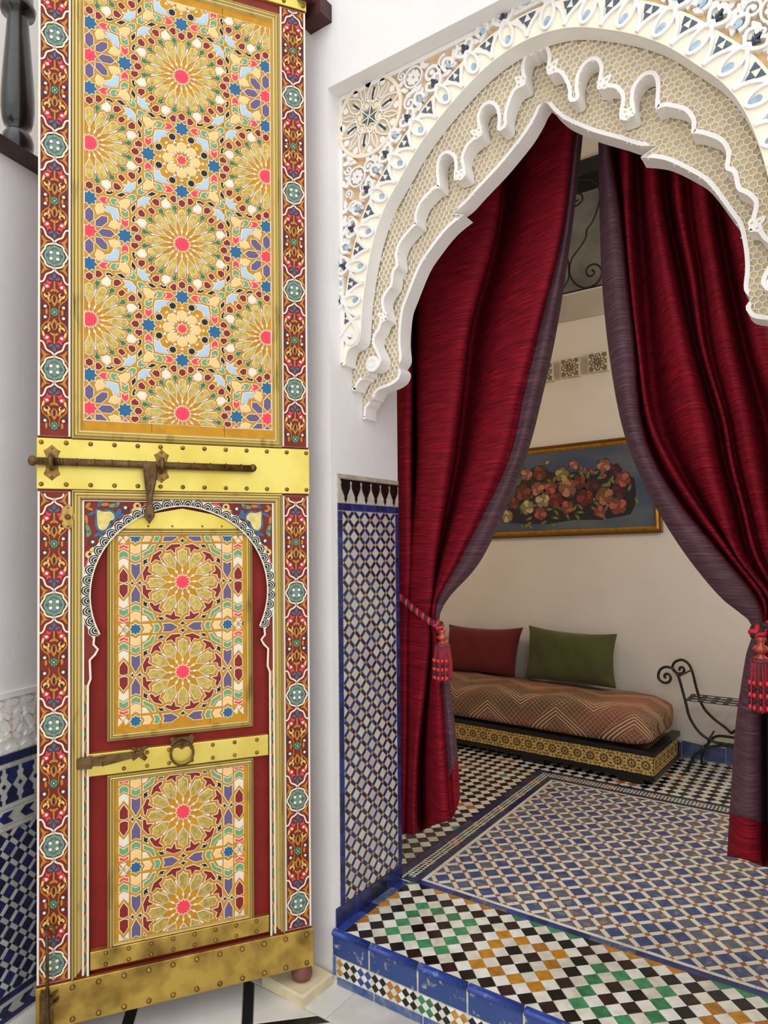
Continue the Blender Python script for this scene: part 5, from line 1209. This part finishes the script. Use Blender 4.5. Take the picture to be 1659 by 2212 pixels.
# ---------------------------------------------------------------- flower painting
PW0, PW1, PZ0, PZ1 = -.78, .492, 1.512, 2.115; tl_ = .018
FP = Fr((PW1, YB-.012, PZ0), (math.cos(tl_),0,math.sin(tl_)), (-math.sin(tl_),0,math.cos(tl_)))
def fp_(px, py): return FP.inv(aY(px, py, YB-.02))
Wp, Hp = PW1-PW0, PZ1-PZ0
pic = empty('flower_painting', FP.p(-Wp/2, 0), 'oil painting of many roses on a blue ground in a narrow gold frame', 'painting')
gf = M('gold_frame', (196,142,32), .4, .4, var=.12, scale=30); gd = M('dark_gold_frame', (110,76,28), .5, .3)
fw = .042
for k, q in enumerate(([(-Wp,0),(0,0),(-fw,fw),(-Wp+fw,fw)], [(0,0),(0,Hp),(-fw,Hp-fw),(-fw,fw)], [(0,Hp),(-Wp,Hp),(-Wp+fw,Hp-fw),(-fw,Hp-fw)], [(-Wp,Hp),(-Wp,0),(-Wp+fw,fw),(-Wp+fw,Hp-fw)])):
    m = MB(); a, b, c, d = q; V = []
    for t, h in ((0,.004),(.0,.016),(.22,.022),(.4,.014),(.5,.013),(.75,.022),(1,.008),(1,.0)):
        V += [FP.p(a[0]+(d[0]-a[0])*t, a[1]+(d[1]-a[1])*t, h), FP.p(b[0]+(c[0]-b[0])*t, b[1]+(c[1]-b[1])*t, h)]
    m.add(V, [(2*i,2*i+1,2*i+3,2*i+2) for i in range(7)]); m.m = [1,1,1,1,0,0,0]; m.build('frame_side', [gf, gd], pic)
m = MB(); m.prism(FP, [(-Wp+fw*.8,fw*.8),(-fw*.8,fw*.8),(-fw*.8,Hp-fw*.8),(-Wp+fw*.8,Hp-fw*.8)], 0, .004)
cv = m.build('canvas', [M('dusky_blue_paint', (54,70,98), .6, col2=(96,102,104), scale=2.2, lo=.35, hi=.75, stretch=(1,1,2.6))], pic)
RC = {'peach': ((206,142,108),(150,84,64)), 'rust': ((150,70,48),(86,36,30)), 'coral': ((200,104,84),(140,58,50)), 'cream': ((216,196,140),(160,132,84)), 'yellow': ((196,178,98),(140,122,60)), 'wine': ((96,44,44),(52,24,28)), 'tan': ((186,126,82),(124,74,48)), 'red': ((150,52,44),(84,28,28))}
darkp = M('night_paint', (22,24,24), .6); leafA = M('leaf_paint_a', (78,86,48), .6); leafB = M('leaf_paint_b', (124,124,70), .6)
m = MB(); rn = random.Random(3)
cl = [(330,760),(300,700),(350,600),(400,500),(440,400),(520,360),(640,400),(760,400),(900,380),(1040,380),(1140,400),(1230,440),(1240,540),(1230,640),(1200,700),(1000,740),(800,740),(600,770),(450,770)]
m.prism(FP, [fp_(1000+x/3.318, 900+y/3.318) for x, y in cl], .003, .0045, 0)
for k in range(90):
    i = rn.randrange(len(cl)); x, y = cl[i]; t = rn.random()*.75; x += (750-x)*t*.9+rn.uniform(-40,40); y += (560-y)*t*.9+rn.uniform(-40,40); c = fp_(1000+x/3.318, 900+y/3.318)
    an = rn.uniform(0,3.14); q = [(0,.032),(.010,.012),(.008,-.012),(0,-.03),(-.008,-.012),(-.010,.012)]
    m.prism(FP, [(c[0]+u, c[1]+v) for u, v in xf(q, an)], .0045, .0052+k*.00001, 1); m.prism(FP, [(c[0]+u*.5+.003, c[1]+v*.7) for u, v in xf(q, an)], .0045, .0056+k*.00001, 2)
m.build('painted_foliage', [darkp, leafA, leafB], cv)
for i, (x, y, r, c) in enumerate([(455,415,46,'peach'),(550,405,54,'rust'),(605,330,16,'cream'),(710,415,52,'yellow'),(797,345,36,'peach'),(870,385,20,'coral'),(925,395,20,'coral'),(1010,350,48,'peach'),(1090,385,42,'wine'),(1010,425,18,'coral'),(1145,450,52,'coral'),(430,545,62,'rust'),(535,520,52,'peach'),(625,510,48,'coral'),(750,510,68,'peach'),(835,470,50,'rust'),(925,490,52,'wine'),(1015,570,64,'tan'),(1115,540,56,'wine'),(360,620,48,'rust'),(570,600,56,'cream'),(665,600,58,'red'),(875,580,62,'red'),(1110,640,60,'coral'),(460,650,54,'cream'),(555,695,48,'coral'),(745,650,48,'coral'),(980,680,42,'coral'),(315,715,48,'cream')]):
    la, dk_ = RC[c]; la = tuple(v*.88 for v in la); dk_ = tuple(v*.5 for v in dk_); ml = M('rose_light_'+c, la, .6); md = M('rose_dark_'+c, dk_, .6); mm_ = M('rose_mid_'+c, tuple((p+q)/2 for p, q in zip(la, dk_)), .6)
    cx, cz = fp_(1000+x/3.318, 900+y/3.318); R = r/3.318*.00305; m = MB(); rr = random.Random(i); a0 = rr.uniform(0,6)
    m.prism(FP, [(cx+R*1.06*(1+.1*math.sin(5*t+a0))*math.cos(t), cz+R*1.06*(1+.1*math.sin(5*t+a0))*math.sin(t)) for t in [2*math.pi*k/20 for k in range(20)]], .0045, .0062, 1)
    for ring, (rad, n, pr) in enumerate(((.62,5,.46),(.36,4,.36),(.14,3,.24))):
        for k in range(n):
            a = a0+ring*.7+2*math.pi*k/n; px_, pz_ = cx+R*rad*math.cos(a), cz+R*rad*math.sin(a)
            m.prism(FP, ell(px_,pz_,R*pr*1.06,R*pr*.86,10,a+1.57), .005, .0064+ring*.0007+k*.00006, 1); m.prism(FP, ell(px_+R*.05*math.cos(a),pz_+R*.05*math.sin(a),R*pr*.92,R*pr*.68,10,a+1.57), .005, .0067+ring*.0007+k*.00006, 0 if (k+ring) % 2 else 2)
    m.build('painted_rose', [ml, md, mm_], cv)
# ---------------------------------------------------------------- upper window grille, ledge, corbels
c9 = lambda x, y, Y=YB+.02: aY(1180+x/3.8125, 280+y/3.8125, Y)
gr = empty('window_grille', c9(300,1320), 'black scrolled iron grille in the upper window, glimpsed between the curtains', 'grille')
S1 = [(180,415),(300,410),(380,418),(430,470),(442,560),(420,660),(380,760),(334,826),(325,890),(270,980),(212,1060),(190,1150),(200,1210),(240,1270),(300,1300),(350,1300),(420,1262),(456,1190),(446,1135),(400,1108),(352,1124),(328,1165),(345,1204),(382,1200),(396,1172),(374,1156)]
S2 = [(190,1155),(170,1050),(120,960),(60,900)]; S3 = [(190,1155),(182,1230),(130,1312),(40,1350)]; S4 = [(150,640),(235,632),(290,592),(297,548),(270,526),(235,534),(222,565),(245,590),(268,572)]
step = c9(650,1200).x-c9(0,1200).x
for sh in range(-4, 3):
    for s in (S1,S2,S3,S4):
        m = MB(); m.tube([Vector(q)+Vector((sh*.50,0,0)) for q in spl([tuple(c9(x,y)) for x,y in s], 5)], .0065, 6); m.build('scroll_bar', [iron], gr, smooth=True)
for z, r in ((WZ0+.006,.013),): m = MB(); m.tube([(WX0,YB+.02,z),(WX1,YB+.02,z)], r, 8); m.build('bottom_bar', [iron], gr, smooth=True)
m = MB(); m.box((WX0,YB-.03,WZ1-.04), (WX1,YB+.19,WZ1+.06)); tag(m.build('window_beam', [M('black_beam', (16,15,14), .6)]), 'black timber beam across the head of the upper window', 'beam')
m = MB(); m.box((-2.19,YB-.012,2.915), (2.59,YB-.0,3.085)); tag(m.build('trim_1', [M('shadow_grey_plaster', (176,168,152), .9, var=.05, scale=3)]), 'greyish plaster band below the upper window', kind='structure')  # band slightly greyer than the wall below it
FCB = Fr((0,YB,0), (1,0,0), (0,0,1))
cbm = M('carved_corbel_stucco', (206,194,168), .85, var=.08, scale=40); cbd = M('corbel_hollow', (120,108,88), .9)
CBL = ['carved stucco corbel half hidden by the curtain beside the jamb', 'middle carved stucco corbel high above the flower painting', 'carved stucco corbel next to the aubergine lining, high on the wall']
for i, px in enumerate((1180,1236,1296)):
    c = aY(px, 797-(px-1236)*.2, YB); s = .06; m = MB()
    m.prism(FCB, [(c.x-s,c.z-s),(c.x+s,c.z-s),(c.x+s,c.z+s),(c.x-s,c.z+s)], 0, .045, 0)
    cb_ = m.build('carved_corbel', [cbm], None); tag(cb_, CBL[i], 'corbel', 'row of carved corbels')
    m = MB(); m.prism(FCB, [(c.x-s*.93,c.z-s*.93),(c.x+s*.93,c.z-s*.93),(c.x+s*.93,c.z+s*.93),(c.x-s*.93,c.z+s*.93)], .045, .0455, 1)
    for k in range(8):
        a = k*math.pi/4; q = spl([(0,.005),(.009,.024),(0,.048),(-.009,.024)],3,True); ribbon(m, FCB, [(c.x+u, c.z+v) for u, v in xf(q, a)], .0045, .045, .052, 0, True)
        m.prism(FCB, clip([(c.x+u, c.z+v) for u, v in xf([(0,.042),(.008,.055),(0,.07),(-.008,.055)], a+.39)], c.x-s,c.z-s,c.x+s,c.z+s), .045, .05, 0)
    m.build('leaf_tracery', [cbm, cbd], cb_)
# ---------------------------------------------------------------- left stair wall: dado, frieze, rail and baluster
A0L, A1L = -1.2, .2
m = MB(); m.prism(LW, [(A0L,.02),(A1L,.02),(A1L,.832),(A0L,.832)], 0, .0015); dado = tag(m.build('wall_dado', [grout]), 'blue and white mosaic dado of the stair wall', kind='structure')
nav = [M('navy_tile_a', (24,36,80), .25, var=.2, scale=30), M('navy_tile_b', (20,28,62), .25, var=.2, scale=30)]; gw = [M('grey_white_tile_a', (196,194,184), .3, var=.05, scale=25), M('grey_white_tile_b', (178,176,168), .3, var=.05, scale=25)]
def lt(name, polys, mat, h=.003, base=.0015): tiles(name, LW, polys, h, mat, dado, base=base)
V0, V1 = -1.20, -.28
Ul = .0455; bwl = .0135; bq = []; bw_ = []; bs_ = []
for i in range(-34, 34):
    for j in range(-34, 34):
        a, b = i*Ul, j*Ul; h = bwl/2
        for lst, r in ((bs_,(a-h,b-h,a+h,b+h)), (bw_,(a+h,b-h,a+Ul-h,b+h)), (bw_,(a-h,b+h,a+h,b+Ul-h)), (bq,(a+h,b+h,a+Ul-h,b+Ul-h))):
            p = clip([(-.53+(x-y)*c45, .35+(x+y)*c45) for x, y in ((r[0],r[1]),(r[2],r[1]),(r[2],r[3]),(r[0],r[3]))], V0,.112,V1,.598)
            if len(p) > 2: lst.append(offset(p,-.0005))
lt('navy_lozenge_tile', bq, nav); lt('grey_bar_tile', bw_, gw); lt('navy_corner_tile', bs_, nav)
def hbar(z0, z1, L, mat, nm):
    o = []; x = V0
    while x < V1: o.append(offset([(x,z0),(x+L,z0),(x+L,z1),(x,z1)],-.0006)); x += L
    lt(nm, o, mat)
hbar(.802,.828,.08,nav,'navy_border_tile'); hbar(.788,.801,.08,gw,'grey_border_tile'); hbar(.664,.678,.08,gw,'grey_border_tile'); hbar(.600,.613,.08,gw,'grey_border_tile'); hbar(.092,.110,.08,nav,'navy_border_tile'); hbar(.078,.091,.08,gw,'grey_border_tile'); hbar(.03,.046,.08,nav,'navy_border_tile')
m_ = [(-.022,.0),(.022,.0),(.022,.012),(.015,.018),(.019,.032),(.008,.045),(.0,.054),(-.008,.045),(-.019,.032),(-.015,.018),(-.022,.012)]
bal = []; 
for k in range(16):
    x = V0+.03+k*.056; bal.append([(x+u, .786-v) for u, v in m_][::-1]); bal.append([(x+.0+u, .680+v) for u, v in m_])
piece('pale_frieze_tile', LW, [(V0,.679),(V1,.679),(V1,.787),(V0,.787)], .002, [gw[0]], dado, base=.0015); piece('pale_frieze_tile', LW, [(V0,.614),(V1,.614),(V1,.663),(V0,.663)], .002, [gw[0]], dado, base=.0015); piece('pale_frieze_tile', LW, [(V0,.047),(V1,.047),(V1,.077),(V0,.077)], .002, [gw[1]], dado, base=.0015)
lt('navy_vase_tile', bal, nav, .0022, .0034); lt('navy_corner_tile', [[(V0+.058+k*.056-.008,.733),(V0+.058+k*.056,.725),(V0+.058+k*.056+.008,.733),(V0+.058+k*.056,.741)] for k in range(16)], nav, .0022, .0034)
zz = []
for k in range(12):
    x = V0+k*.075; zz += [[(x,.64),(x+.018,.655),(x+.05,.655),(x+.032,.64),(x+.05,.622),(x+.018,.622)]]
lt('navy_zigzag_tile', zz, nav, .0022, .0034); lt('navy_zigzag_tile', [[(x,z-.576) if True else 0 for x, z in q] for q in [[(a,b+.0) for a,b in p] for p in zz]], nav, .0022, .0034)
# carved frieze
m = MB(); m.prism(LW, [(V0,.832),(V1,.832),(V1,1.004),(V0,1.004)], 0, .006); m.prism(LW, [(V0,1.0),(V1,1.0),(V1,1.018),(V0,1.018)], 0, .016)
fz = tag(m.build('trim_3', [stucco]), 'carved white stucco frieze above the mosaic dado', kind='structure')
blu = M('frieze_shadow_blue', (196,208,220), .85)
for k in range(11):
    x = V0+.04+k*.085; m = MB()
    for s in (-1,1):
        for (dx, dz, rx, ry, an) in ((.014,.0,.026,.009,1.0),(.016,.030,.024,.008,.5),(.014,-.030,.024,.008,-.5),(.034,.018,.016,.007,-.9),(.034,-.018,.016,.007,.9)): m.prism(LW, ell(x+s*dx, .915+dz, rx, ry, 10, an*s), .006, .013, 0)
    for q in ((0,.035),(0,.0),(0,-.035)): m.prism(LW, [(x-.006,.915+q[1]),(x,.915+q[1]-.014),(x+.006,.915+q[1]),(x,.915+q[1]+.014)], .012, .014, 1)
    m.build('frieze_palmette', [stucco, M('frieze_tan', (222,196,160), .85)], fz)
for z in (.845,.985):
    for k in range(17): m = MB(); x = V0+.02+k*.052; m.prism(LW, [(x-.022,z),(x-.008,z-.010),(x+.008,z-.010),(x+.022,z),(x+.008,z+.010),(x-.008,z+.010)], .006, .012, 0); m.build('frieze_bead', [stucco], fz)
# rail and turned baluster
blackw = M('black_varnished_wood', (26,22,20), .28, var=.3, scale=20, coat=.4)
m = MB(); m.prism(LW, [(-2.1,2.66),(.85,2.66),(.85,2.702),(-2.1,2.702)], -.2, .025, back=True); tag(m.build('stair_rail', [M('dark_rail_wood', (44,26,20), .4, var=.25, scale=15)]), 'dark wooden rail capping the stair wall', 'rail')
pc = at(38, 330, NL, OL-.06); sc_ = pix(pc)[2]/F_PX
prof = [(30,2),(33,-4),(33,-10),(28,-14),(31,-26),(32,-40),(29,-54),(22,-64),(20,-70),(27,-76),(31,-90),(33,-110),(33,-135),(32,-160),(30,-190),(27,-230),(24,-270),(21,-310),(22,-318),(33,-322),(36,-335),(30,-345),(30,-420)]
m = MB(); m.lathe((pc.x, pc.y, 2.702), (0,0,1), [(r*sc_, -h*sc_+.003) for r, h in prof], 28); tag(m.build('baluster', [blackw], smooth=True), 'turned black baluster standing on the stair rail', 'baluster')
m = MB(); m.prism(FARW, [(-1.6,2.9),(-.75,2.9),(-.75,4.2),(-1.6,4.2)], 0, .02); tag(m.build('trim_2', [M('sand_relief', (206,186,150), .9, col2=(236,228,214), scale=25, lo=.45, hi=.6)]), 'sandy carved stucco panel on the far wall', kind='structure')
